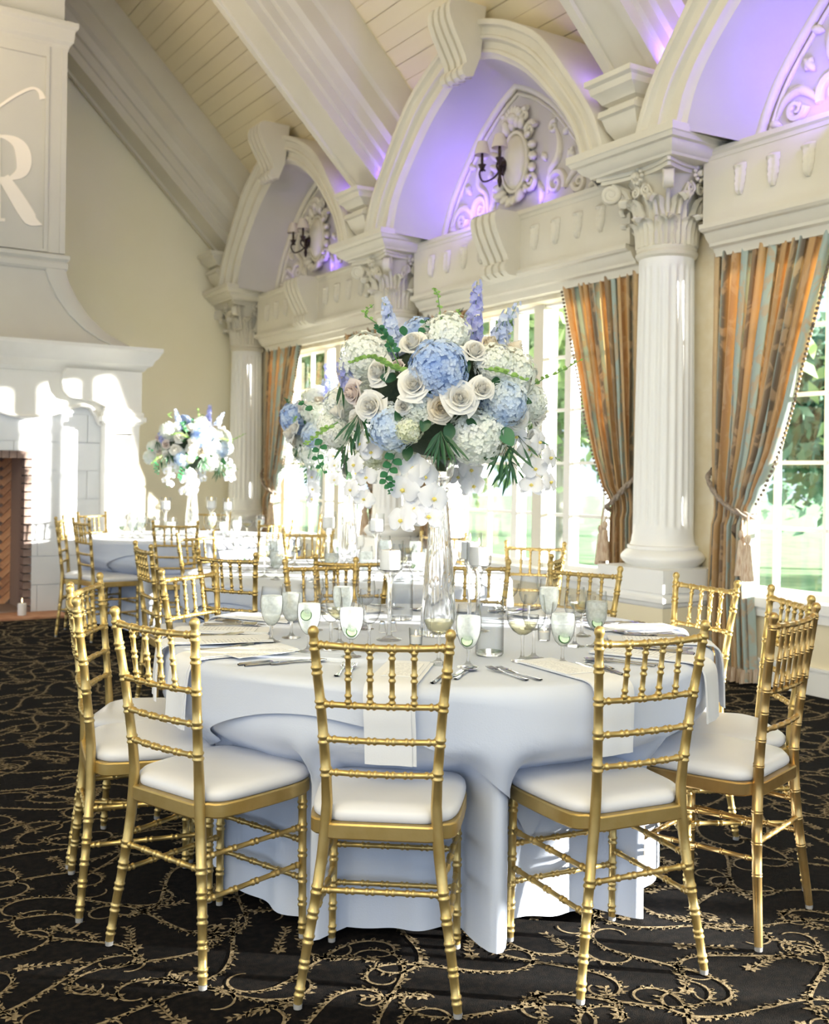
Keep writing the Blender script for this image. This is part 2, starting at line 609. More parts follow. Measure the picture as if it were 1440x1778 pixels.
# ================================================================== the setting
BAY = 3.54
COLY = [1.70, 5.24, 8.78, 12.32]           # column axes along the window wall
BAYC = [-0.07, 3.47, 7.01, 10.55]          # bay centres
XW = 5.60                                   # inner face of the window wall
XC = 5.40                                   # column axis
YB = 12.60                                  # back wall

floor = MB().box(-4.6, 5.7, -4.2, YB, -0.12, 0.0).build('floor', M['carpet'])
tag(floor, 'black wall to wall carpet with gold scrollwork', kind='structure')

def carpet_scrolls():
    rng = random.Random(11)
    T = 1.5
    V = []
    F = []
    def strip(pts, wid):
        n = len(pts)
        base = len(V)
        for i, p in enumerate(pts):
            a = pts[max(0, i - 1)]
            b = pts[min(n - 1, i + 1)]
            dx, dy = b[0] - a[0], b[1] - a[1]
            l = sqrt(dx * dx + dy * dy) + 1e-9
            w = wid(i / (n - 1)) * (0.8 + 0.4 * rng.random())
            V.append((p[0] - dy / l * w, p[1] + dx / l * w))
            V.append((p[0] + dy / l * w, p[1] - dx / l * w))
        for i in range(n - 1):
            F.append((base + 2 * i, base + 2 * i + 1, base + 2 * i + 3, base + 2 * i + 2))
    def leaf(x, y, a, l, w):
        base = len(V)
        c, s_ = cos(a), sin(a)
        for u, v in ((0, 0), (0.45, 0.5), (1, 0), (0.45, -0.5)):
            V.append((x + (u * c * l - v * s_ * w), y + (u * s_ * l + v * c * w)))
        F.append((base, base + 3, base + 2, base + 1))
    N = 6
    for gi in range(N):
        for gj in range(N):
            cx = (gi + 0.5 + 0.5 * (gj % 2) - 0.25 + rng.uniform(-0.12, 0.12)) * T / N
            cy = (gj + 0.5 + rng.uniform(-0.12, 0.12)) * T / N
            hand = 1 if (gi + gj) % 2 else -1
            k1 = rng.uniform(27, 36)
            k2 = rng.uniform(20, 31)
            ph = rng.uniform(0, 2 * pi)
            n = 70
            ds = 0.0112
            x = y = 0.0
            pts = []
            hd = []
            for i in range(n):
                t = i / (n - 1)
                kap = hand * (k1 * max(0, 1 - t * 2.2) ** 1.2 - k2 * max(0, (t - 0.52) * 2.08) ** 1.5)
                ph += kap * ds
                x += cos(ph) * ds
                y += sin(ph) * ds
                pts.append((x, y))
                hd.append(ph)
            mx = sum(p[0] for p in pts) / n
            my = sum(p[1] for p in pts) / n
            pts = [(p[0] - mx + cx, p[1] - my + cy) for p in pts]
            strip(pts, lambda t: 0.0024 + 0.0034 * sin(pi * t) ** 0.7)
            for i in range(10, n - 6, 2):
                side = hand if i < n // 2 else -hand
                for q in range(2):
                    a = hd[i] - side * rng.uniform(0.6, 1.5)
                    leaf(pts[i][0] + rng.uniform(-0.004, 0.004), pts[i][1] + rng.uniform(-0.004, 0.004), a, rng.uniform(0.010, 0.025), rng.uniform(0.007, 0.013))
            # a small sprig of leaves and a blossom in the gap between scrolls
            bx, by = cx + rng.uniform(0.10, 0.16), cy + rng.uniform(0.10, 0.16)
            a0 = rng.uniform(0, 2 * pi)
            sp = [(bx + cos(a0) * 0.02 * i + sin(i * 0.9) * 0.006, by + sin(a0) * 0.02 * i) for i in range(8)]
            strip(sp, lambda t: 0.0028)
            for i in range(1, 8):
                for sd in (-1, 1):
                    leaf(sp[i][0], sp[i][1], a0 + sd * rng.uniform(0.5, 1.1), rng.uniform(0.018, 0.03), rng.uniform(0.008, 0.014))
            for q in range(6):
                leaf(bx, by, q * pi / 3 + a0, 0.026, 0.016)
    V0 = np.array(V)
    F0 = np.array(F)
    out_v = []
    out_f = []
    nbase = 0
    for i in range(6):
        for j in range(8):
            x0, y0 = -3.0 + i * T, 0.4 + j * T
            k = rng.randrange(4)
            c = V0 - T / 2
            for _ in range(k):
                c = np.stack([-c[:, 1], c[:, 0]], 1)
            c = c + T / 2 + np.array([x0, y0])
            keep = (c[:, 0] < 5.5) & (c[:, 1] < YB - 0.05)
            fk = F0[keep[F0].all(1)]
            z = np.full((len(c), 1), 0.0016)
            out_v.append(np.hstack([c, z]))
            out_f.append(fk + nbase)
            nbase += len(c)
    VV = np.vstack(out_v)
    FF = np.vstack(out_f)
    me = bpy.data.meshes.new('carpet_scrolls')
    me.vertices.add(len(VV))
    me.vertices.foreach_set('co', VV.ravel())
    me.loops.add(FF.size)
    me.loops.foreach_set('vertex_index', FF.ravel().astype(np.int32))
    me.polygons.add(len(FF))
    me.polygons.foreach_set('loop_start', np.arange(0, FF.size, 4, dtype=np.int32))
    me.update(calc_edges=True)
    me.validate()
    me.materials.append(M['yarn'])
    o = bpy.data.objects.new('carpet_scrolls', me)
    COL.objects.link(o)
    o.parent = floor
    o['kind'] = 'stuff'
carpet_scrolls()

# ------------------------------------------------------------------ window wall
w = MB()
edges = [-4.2] + [q for c in COLY for q in (c - 0.37, c + 0.37)]
for c in COLY:
    w.box(XW, 5.95, c - 0.37, min(c + 0.37, YB), 0, 2.76)
w.box(XW, 5.95, -4.2, -1.47, 0, 2.76)
w.box(XW, 5.95, -4.2, YB, 2.76, 3.46)
w.box(5.86, 5.98, -4.2, YB, 3.44, 4.5)
wall_right = w.build('wall_right', M['pier'])
tag(wall_right, 'tan papered piers of the window wall', kind='structure')
for c in BAYC:
    MB().box(XW + 0.01, 5.95, c - 1.40, c + 1.40, 0, 0.50).build('dado_panel', M['dado'], wall_right)
bb = MB()
for c in BAYC:
    bb.box(XW - 0.015, XW + 0.02, c - 1.40, c + 1.40, 0, 0.15)
    bb.box(XW - 0.022, XW + 0.02, c - 1.40, c + 1.40, 0.15, 0.17)
o = bb.build('baseboard_right', M['white_trim'])
tag(o, 'white baseboard below the windows', kind='structure')

ROWS = [0.60, 1.00, 1.43, 1.87, 2.31, 2.74]
for bi, c in enumerate(BAYC):
    win = bpy.data.objects.new('window_%d' % (bi + 1), None)
    COL.objects.link(win)
    win.location = (5.80, c, 0)
    tag(win, 'tall white window with square panes and a central mullion', kind='structure')
    f = MB()
    f.box(-0.05, 0.08, -1.42, -1.36, 0.5, 2.82)
    f.box(-0.05, 0.08, 1.36, 1.42, 0.5, 2.82)
    f.box(-0.05, 0.08, -1.42, 1.42, 0.53, 0.60)
    f.box(-0.05, 0.08, -1.42, 1.42, 2.74, 2.82)
    f.build('window_frame', M['white_trim'], win)
    MB().box(-0.07, 0.08, -0.065, 0.065, 0.55, 2.78).build('mullion', M['mullion'], win)
    s_ = MB()
    s_.box(-0.235, 0.02, -1.40, 1.40, 0.50, 0.56)
    s_.box(-0.215, -0.18, -1.40, 1.40, 0.44, 0.50)
    s_.build('window_sill', M['white_trim'], win)
    for sd in (-1, 1):
        ye = [0.065, 0.305, 0.385, 0.765, 1.145, 1.37]
        p0, p1 = sorted((sd * 0.305, sd * 0.385))
        MB().box(-0.04, 0.06, p0, p1, 0.58, 2.76).build('sash_post', M['white_trim'], win)
        for y in (0.765, 1.145):
            MB().box(-0.015, 0.03, sd * y - 0.013, sd * y + 0.013, 0.60, 2.74).build('muntin', M['white_trim'], win)
        for z in ROWS[1:-1]:
            a, b = sorted((sd * 0.065, sd * 1.37))
            MB().box(-0.012, 0.028, a, b, z - 0.013, z + 0.013).build('muntin', M['white_trim'], win)
        for (a, b) in ((0.065, 0.305), (0.385, 0.765), (0.765, 1.145), (1.145, 1.37)):
            a, b = sorted((sd * a, sd * b))
            for z0, z1 in zip(ROWS[:-1], ROWS[1:]):
                MB().box(0.008, 0.012, a, b, z0, z1).build('pane', M['pane'], win, smooth=0)

# ------------------------------------------------------------------ back wall and vault
SC = 10.10                                  # the sloping ceiling is the plane X + Z = SC
RIDGE = 0.8
wb = MB()
wb.prism([(-6.6, 0), (5.95, 0), (5.95, SC - 5.95), (RIDGE, SC - RIDGE), (-6.6, SC - 2 * RIDGE - 6.6)], lambda u, v, w_: (u, w_, v), YB, YB + 0.2)
wall_back = wb.build('wall_back', M['cream_wall'])
tag(wall_back, 'cream painted gable wall behind the fireplace', kind='structure')
bk = MB().box(-4.4, 5.3, YB - 0.02, YB + 0.02, 0, 0.17).build('baseboard_back', M['white_trim'])
tag(bk, 'white baseboard of the gable wall', kind='structure')

cl = MB()
q = lambda u, v, w_: (u, w_, v)
cl.prism([(5.98, SC - 5.98 + 0.06), (RIDGE, SC - RIDGE + 0.06), (RIDGE, SC - RIDGE + 0.16), (5.98, SC - 5.98 + 0.16)], q, -4.2, YB)
cl.prism([(RIDGE, SC - RIDGE + 0.06), (RIDGE - 5.4, SC - RIDGE - 5.4), (RIDGE - 5.4, SC - RIDGE - 5.3), (RIDGE, SC - RIDGE + 0.16)], q, -4.2, YB)
ceiling = cl.build('ceiling', M['plank'])
tag(ceiling, 'warm cream boarded vault ceiling', kind='structure')
pm = MB()
r2 = sqrt(0.5)
pw = 0.15
pm.prism([(0.001, 0), (pw - 0.001, 0), (pw - 0.003, -0.008), (0.003, -0.008)], lambda u, v, w_: (-u * r2 + v * r2, w_, u * r2 + v * r2), -4.2, YB)
plank_me = None
x = 5.94
rng = random.Random(3)
while x > RIDGE + 0.1:
    z = SC - x + 0.05
    if plank_me is None:
        o = pm.build('plank', M['plank'], ceiling, smooth=0)
        plank_me = o.data
    else:
        o = link_mesh('plank', plank_me, ceiling)
    o.location = (x + rng.uniform(-0.002, 0.002), 0, z)
    x -= pw * r2

# ------------------------------------------------------------------ beams and their brackets
def beam(yc):
    half = [(0.22, 9.08), (0.22, 9.20), (0.25, 9.22), (0.25, 9.34), (0.29, 9.36), (0.31, 9.48), (0.36, 9.54), (0.36, 9.74), (0.40, 9.78), (0.43, 9.92), (0.43, 10.14)]
    inner = [(0.15, 9.08), (0.14, 9.115), (-0.14, 9.115), (-0.15, 9.08)]
    poly = [(-a, b) for a, b in reversed(half)] + [(-b_[0], b_[1]) for b_ in inner] + half
    m = MB()
    D0, D1 = 1.55, -6.8
    m.prism(poly, lambda u, v, w_: ((v + w_) / 2, yc + u if yc + u < YB else YB, (v - w_) / 2), D0, D1)
    b = m.build('ceiling_beam', M['beam'], smooth=25)
    return b
beam_where = {5.24: 'nearest, springing above the capital of the large fluted column', 8.78: 'crossing the upper middle above the bouquet', 12.32: 'farthest, running up against the gable wall'}
for c in COLY[1:]:
    tag(beam(c), 'moulded cream ceiling beam, %s' % beam_where[c], 'beam', 'sloping ceiling beams')

def bracket(yc):
    t = thing('beam_bracket', '', 'bracket', (0, yc, 0), 0, 'stone brackets under the ceiling beams')
    prof = [(5.9, 3.98), (4.82, 3.98), (4.82, 3.945), (4.85, 3.93), (4.86, 3.89), (4.90, 3.865), (4.93, 3.83), (4.97, 3.815), (4.97, 3.795), (4.91, 3.78), (4.905, 3.74), (4.93, 3.73), (4.96, 3.66), (5.01, 3.60), (5.08, 3.55), (5.9, 3.55)]
    m = MB()
    hw = 0.22
    y1 = min(hw, YB - yc - 0.001)
    # mitred block: each profile point is inset along Y by the same amount as along X
    rows = []
    for X, Z in prof:
        ins = max(0, X - 4.82) * 0.55 if X < 5.2 else 0.12
        rows.append([(5.9, -hw + ins, Z), (X, -hw + ins, Z), (X, y1 - ins * (1 if y1 == hw else 0), Z), (5.9, y1 - ins * (1 if y1 == hw else 0), Z)])
    m.ribbon(rows)
    m.build('bracket_block', M['plaster'], t, smooth=25)
    led = MB()
    y2 = min(0.36, YB - yc - 0.001)
    led.prism([(5.9, 3.97), (5.06, 3.97), (5.07, 3.93), (5.10, 3.90), (5.13, 3.86), (5.16, 3.84), (5.16, 3.56), (5.9, 3.56)], lambda u, v, w_: (u, w_, v), -0.36, y2)
    led.build('bracket_return', M['plaster'], t, smooth=25)
    return t
br_where = {5.24: 'between the two right-hand arches, above the large fluted column', 8.78: 'between the middle and far arches, above the bouquet', 12.32: 'beside the gable wall, half hidden by the far arch'}
for c in COLY[1:]:
    b = bracket(c)
    b['label'] = 'cream moulded bracket block %s' % br_where[c]

# ------------------------------------------------------------------ columns
def acanthus(h, wd, curl, n=9, mcol=7):
    path = catmull([(0, 0, 0), (0.004, 0, 0.35 * h), (0.012, 0, 0.65 * h), (0.30 * curl, 0, 0.88 * h), (0.75 * curl, 0, 0.99 * h), (1.05 * curl, 0, 0.93 * h), (1.0 * curl, 0, 0.82 * h)], 3)
    rows = []
    m = len(path)
    for i, p in enumerate(path):
        t = i / (m - 1)
        wv = wd * interp(t, [0, 0.25, 0.5, 0.7, 0.85, 1], [0.75, 0.95, 1.0, 0.85, 0.6, 0.18]) * (1 + 0.10 * sin(t * 26))
        row = []
        for k in range(mcol):
            u = k / (mcol - 1) * 2 - 1
            row.append((p.x + 0.006 - 0.012 * abs(u) ** 1.5 + 0.010 * cos(u * 3 * pi), u * wv / 2, p.z - 0.012 * abs(u)))
        rows.append(row)
    return rows

def spiral(r0, r1, turns, n=26, a0=0.0):
    return [((lerp(r0, r1, (i / n) ** 0.8)) * cos(a0 + 2 * pi * turns * i / n), (lerp(r0, r1, (i / n) ** 0.8)) * sin(a0 + 2 * pi * turns * i / n)) for i in range(n + 1)]

def column():
    t = thing('fluted_column', '', 'column', (0, 0, 0), 0, 'fluted corinthian columns of the window wall')
    # pedestal
    def sq(prof):
        m = MB()
        rows = [[(-a, -a, z), (a, -a, z), (a, a, z), (-a, a, z), (-a, -a, z)] for a, z in prof]
        m.ribbon(rows)
        a, z = prof[-1]
        m.add([(-a, -a, z), (a, -a, z), (a, a, z), (-a, a, z)], [(0, 1, 2, 3)])
        return m
    sq([(0.31, 0), (0.31, 0.14), (0.295, 0.16), (0.285, 0.17), (0.285, 0.47)]).build('pedestal_die', M['dado'], t, smooth=25)
    sq([(0.285, 0.465), (0.295, 0.475), (0.30, 0.495), (0.315, 0.505), (0.315, 0.53), (0.30, 0.545), (0.30, 0.56), (0.31, 0.565), (0.31, 0.715)]).build('pedestal_cap', M['white_trim'], t, smooth=25)
    base = [(0.0, 0.715), (0.255, 0.715)] + [(0.235 + 0.05 * sin(pi * i / 8), 0.72 + 0.115 * i / 8) for i in range(9)] + [(0.24, 0.838), (0.24, 0.856), (0.222, 0.862), (0.212, 0.89), (0.208, 0.93), (0, 0.93)]
    MB().lathe(base, 40).build('torus_base', M['white_trim'], t, smooth=30)
    # fluted shaft
    nfl = 22
    per = 8
    seg = nfl * per
    zs = [0.92, 0.97, 0.985, 1.0, 1.015, 1.5, 2.1, 2.72, 2.735, 2.75, 2.765, 2.80, 2.84]
    m = MB()
    rows = []
    for z in zs:
        r = interp(z, [0.92, 1.4, 2.84], [0.205, 0.203, 0.186])
        d = interp(z, [0.975, 1.015, 2.72, 2.765], [0, 1, 1, 0])
        row = []
        for k in range(seg + 1):
            ph = (k % per) / per
            dep = max(0.0, sin(pi * ph * 8 / 6.5)) if ph < 6.5 / 8 else 0
            rr = r - 0.013 * d * dep
            a = 2 * pi * k / seg
            row.append((rr * cos(a), rr * sin(a), z))
        rows.append(row)
    m.ribbon(rows)
    m.build('shaft', M['white_trim'], t, smooth=60)
    ring = [(0.186, 2.81), (0.205, 2.825), (0.212, 2.845), (0.20, 2.865), (0.205, 2.875), (0.205, 2.885), (0.19, 2.90)]
    MB().lathe(ring, 40).build('astragal', M['plaster'], t, smooth=30)
    bell = [(0.188, 2.88), (0.188, 3.05), (0.195, 3.18), (0.225, 3.30), (0.265, 3.345), (0, 3.345)]
    MB().lathe(bell, 32).build('capital_bell', M['plaster'], t, smooth=50)
    for tier, (n, h, wd, curl, off, r) in enumerate(((8, 0.19, 0.125, 0.105, 0, 0.196), (8, 0.33, 0.13, 0.135, pi / 8, 0.196))):
        lm = None
        rows = acanthus(h, wd, curl)
        for k in range(n):
            a = 2 * pi * k / n + off
            if lm is None:
                mm = MB()
                mm.ribbon(rows)
                back = [[(p[0] - 0.012, p[1], p[2]) for p in r_] for r_ in rows]
                mm.ribbon(back)
                o = mm.build('acanthus_leaf', M['plaster'], t, smooth=60, fix=False)
                lm = o.data
            else:
                o = link_mesh('acanthus_leaf', lm, t)
            o.location = (r * cos(a), r * sin(a), 2.89)
            o.rotation_euler = (0, 0, a)
    # corner volutes with small scrolls between
    vm = MB()
    sp = spiral(0.070, 0.008, 1.9, 30, radians(100))
    vm.tube([(0.385 + p, 0.022, 3.275 + q_) for p, q_ in sp], [lerp(0.017, 0.009, i / 30) for i in range(31)], 6)
    vm.tube([(0.385 + p, -0.022, 3.275 + q_) for p, q_ in sp], [lerp(0.017, 0.009, i / 30) for i in range(31)], 6)
    vm.lathe([(0, -0.03), (0.062, -0.03), (0.062, 0.03), (0, 0.03)], 14, (0.385, 0, 3.275), (0, 1, 0))
    vm.tube([(0.20, 0, 3.06), (0.225, 0, 3.18), (0.28, 0, 3.29), (0.37, 0, 3.35)], [0.012, 0.020, 0.026, 0.024], 6)
    vm_o = None
    for k in range(4):
        a = pi / 4 + k * pi / 2
        if vm_o is None:
            vm_o = vm.build('volute', M['plaster'], t, smooth=50)
            o = vm_o
        else:
            o = link_mesh('volute', vm_o.data, t)
        o.rotation_euler = (0, 0, a)
    hm = MB()
    for sd in (-1, 1):
        sp = spiral(0.042, 0.006, 1.7, 22, pi / 2 if sd > 0 else pi / 2)
        hm.tube([(0.255, sd * (0.045 + p), 3.25 + q_) for p, q_ in sp], [lerp(0.013, 0.006, i / 22) for i in range(23)], 6)
        hm.tube([(0.205, sd * 0.10, 3.08), (0.215, sd * 0.095, 3.17), (0.24, sd * 0.05, 3.29)], [0.012, 0.015, 0.012], 6)
    hm_o = None
    for k in range(4):
        if hm_o is None:
            hm_o = hm.build('inner_scroll', M['plaster'], t, smooth=50)
            o = hm_o
        else:
            o = link_mesh('inner_scroll', hm_o.data, t)
        o.rotation_euler = (0, 0, k * pi / 2)
    fm = MB()
    fm.lathe([(0, 0.05), (0.018, 0.046), (0.026, 0.03), (0.024, 0.01), (0, 0)], 10, (0.275, 0, 3.345), (1, 0, 0))
    for k in range(9):
        a = 2 * pi * k / 9
        fm.lathe([(0, 0.02), (0.014, 0.012), (0.016, 0), (0, -0.01)], 6, (0.285, 0.042 * cos(a), 3.345 + 0.046 * sin(a)), (1, 0, 0))
    fm_o = None
    for k in range(4):
        if fm_o is None:
            fm_o = fm.build('abacus_flower', M['plaster'], t, smooth=50)
            o = fm_o
        else:
            o = link_mesh('abacus_flower', fm_o.data, t)
        o.rotation_euler = (0, 0, k * pi / 2)
    # concave-sided abacus
    out = []
    for k in range(4):
        a = k * pi / 2
        for i in range(9):
            u = -1 + 2 * i / 8
            x_ = 0.285 + 0.065 * u * u
            y_ = u * 0.335
            out.append((x_ * cos(a) - y_ * sin(a), x_ * sin(a) + y_ * cos(a)))
    am = MB()
    for sc_, z0, z1 in ((0.93, 3.345, 3.37), (1.0, 3.37, 3.40)):
        am.prism([(p * sc_, q_ * sc_) for p, q_ in out], lambda u, v, w_: (u, v, w_), z0, z1)
    am.build('abacus', M['plaster'], t, smooth=30)
    return t

def impost(y0, y1):
    """stepped block crowning the capital"""
    m = MB()
    prof = [(0.36, 3.395), (0.37, 3.41), (0.40, 3.425), (0.425, 3.455), (0.43, 3.47), (0.46, 3.475), (0.475, 3.50), (0.485, 3.505), (0.485, 3.555)]
    rows = []
    for a, z in prof:
        rows.append([(0.45, max(-a - 0.02, y0), z), (-a, max(-a - 0.02, y0), z), (-a, min(a + 0.02, y1), z), (0.45, min(a + 0.02, y1), z)])
    m.ribbon(rows)
    a, z = prof[-1]
    m.add([(0.45, max(-a - 0.02, y0), z), (-a, max(-a - 0.02, y0), z), (-a, min(a + 0.02, y1), z), (0.45, min(a + 0.02, y1), z)], [(0, 1, 2, 3)])
    a, z = prof[0]
    m.add([(0.45, max(-a - 0.02, y0), z), (-a, max(-a - 0.02, y0), z), (-a, min(a + 0.02, y1), z), (0.45, min(a + 0.02, y1), z)], [(3, 2, 1, 0)])
    return m

col_where = {5.24: 'large white fluted column at right beside the striped curtain', 8.78: 'white fluted column behind the tall bouquet', 12.32: 'far fluted column in the corner by the gable wall'}
proto_col = column()
for k, c in enumerate(COLY[1:]):
    o = proto_col if k == 0 else dup(proto_col)
    o.location = (XC, c, 0)
    o['label'] = col_where[c]
for ch in bpy.data.objects:
    pass
for o in [x_ for x_ in COL.objects if x_.name.startswith('fluted_column')]:
    yc = o.location.y
    impost(-0.6, min(0.6, YB - yc - 0.002)).build('impost', M['plaster'], o, smooth=25)

# ------------------------------------------------------------------ entablature between the columns
leaf_me = None
def frieze_leaf_mesh():
    m = MB()
    def fn(u, v):
        wv = interp(v, [0, 0.12, 0.2, 0.6, 1], [0.052, 0.056, 0.047, 0.043, 0.018])
        y = (u * 2 - 1) * wv
        x_ = -0.034 * (1 - abs(u * 2 - 1) ** 2.5) * interp(v, [0, 0.1, 0.2, 0.85, 1], [0.6, 1.1, 0.75, 1.0, 0.3]) - 0.007 * sin(u * 4 * pi) * (v > 0.15) - 0.005 * sin(v * 30)
        return (x_, y, -0.20 * v)
    m.grid(fn, 8, 12)
    return m

def console(name, parent, prof, hw, ridges, mat_, xform):
    """S-shaped console: ribs of alternating projection, extruded profile"""
    m = MB()
    n = ridges * 2 - 1
    ws = [1.0 if i % 2 == 0 else 0.55 for i in range(n)]
    tot = sum(ws)
    y = -hw
    for i in range(n):
        y2 = y + 2 * hw * ws[i] / tot
        d = 0.0 if i % 2 == 0 else 0.022
        poly = [(p + (d if k_ < len(prof) - 2 else 0), q_) for k_, (p, q_) in enumerate(prof)]
        m.prism(poly, lambda u, v, w_: (u, w_, v), y, y2)
        y = y2
    o = m.build(name, mat_, parent, smooth=35)
    return o

ent_where = {-0.07: None, 3.47: 'with leaf drops at the upper right edge, above the striped curtain', 7.01: 'with scroll corbel over the middle window, left of the large column', 10.55: 'with scroll corbel over the far window by the gable wall'}
ent0 = None
for c in BAYC[1:]:
    if ent0 is None:
        t = thing('entablature', '', 'entablature', (0, c, 0), 0, 'carved entablatures over the windows')
        hb = 1.43
        m = MB()
        m.box(5.38, 5.62, -hb, hb, 2.97, 3.40)
        m.build('frieze', M['plaster'], t, smooth=25)
        m = MB()
        m.prism([(5.355, 3.47), (5.355, 3.44), (5.37, 3.425), (5.375, 3.40), (5.62, 3.40), (5.62, 3.47)], lambda u, v, w_: (u, w_, v), -hb, hb)
        m.build('top_fillet', M['plaster'], t, smooth=25)
        m = MB()
        m.prism([(5.34, 2.985), (5.34, 2.955), (5.36, 2.94), (5.39, 2.935), (5.41, 2.90), (5.44, 2.875), (5.445, 2.855), (5.48, 2.845), (5.50, 2.815), (5.505, 2.795), (5.62, 2.795), (5.62, 2.985)], lambda u, v, w_: (u, w_, v), -hb, hb)
        m.build('cornice', M['plaster'], t, smooth=25)
        fl = None
        for sd in (-1, 1):
            for k in range(4):
                if fl is None:
                    fl = frieze_leaf_mesh().build('frieze_leaf', M['plaster'], t, smooth=60)
                    o = fl
                else:
                    o = link_mesh('frieze_leaf', fl.data, t)
                o.location = (5.378, sd * (0.36 + 0.255 * k), 3.325)
        prof = [(5.16, 3.46), (5.125, 3.43), (5.12, 3.38), (5.14, 3.30), (5.20, 3.18), (5.25, 3.10), (5.265, 3.06), (5.24, 3.05), (5.225, 3.02), (5.23, 2.975), (5.27, 2.945), (5.40, 2.94), (5.40, 3.46)]
        console('corbel', t, prof, 0.17, 4, M['plaster'], None)
        ent0 = t
        o = t
    else:
        o = dup(ent0, loc=(0, c, 0))
    o['label'] = 'carved entablature %s' % ent_where[c]
# plain continuation over the bay out of frame
o = MB().box(5.38, 5.62, -4.0, 1.30, 2.80, 3.47).build('trim_1', M['plaster'])
tag(o, 'plain cream valance beam of the bay out of frame', kind='structure')

# ------------------------------------------------------------------ arched niches
OUT = [(0.0, 1.42), (0.3, 1.33), (0.6, 1.20), (0.95, 0.97), (1.32, 0.53), (1.52, 0.25), (1.62, 0.0), (1.622, -0.045)]
INN = [(0.0, 1.12), (0.22, 1.06), (0.42, 0.96), (0.68, 0.78), (1.02, 0.45), (1.19, 0.22), (1.27, 0.0), (1.272, -0.045)]
TYM = [(0.0, 1.10), (0.18, 1.02), (0.34, 0.92), (0.55, 0.75), (0.83, 0.43), (0.96, 0.22), (1.05, 0.0), (1.055, -0.02)]
def arch_pts(half, z0):
    r = [Vector((a, 0, b)) for a, b in half]
    cr = catmull(r, 4)
    right = [(p.x, p.z + z0) for p in cr]
    left = [(-p.x, p.z + z0) for p in reversed(cr)]
    return left[:-1] + right

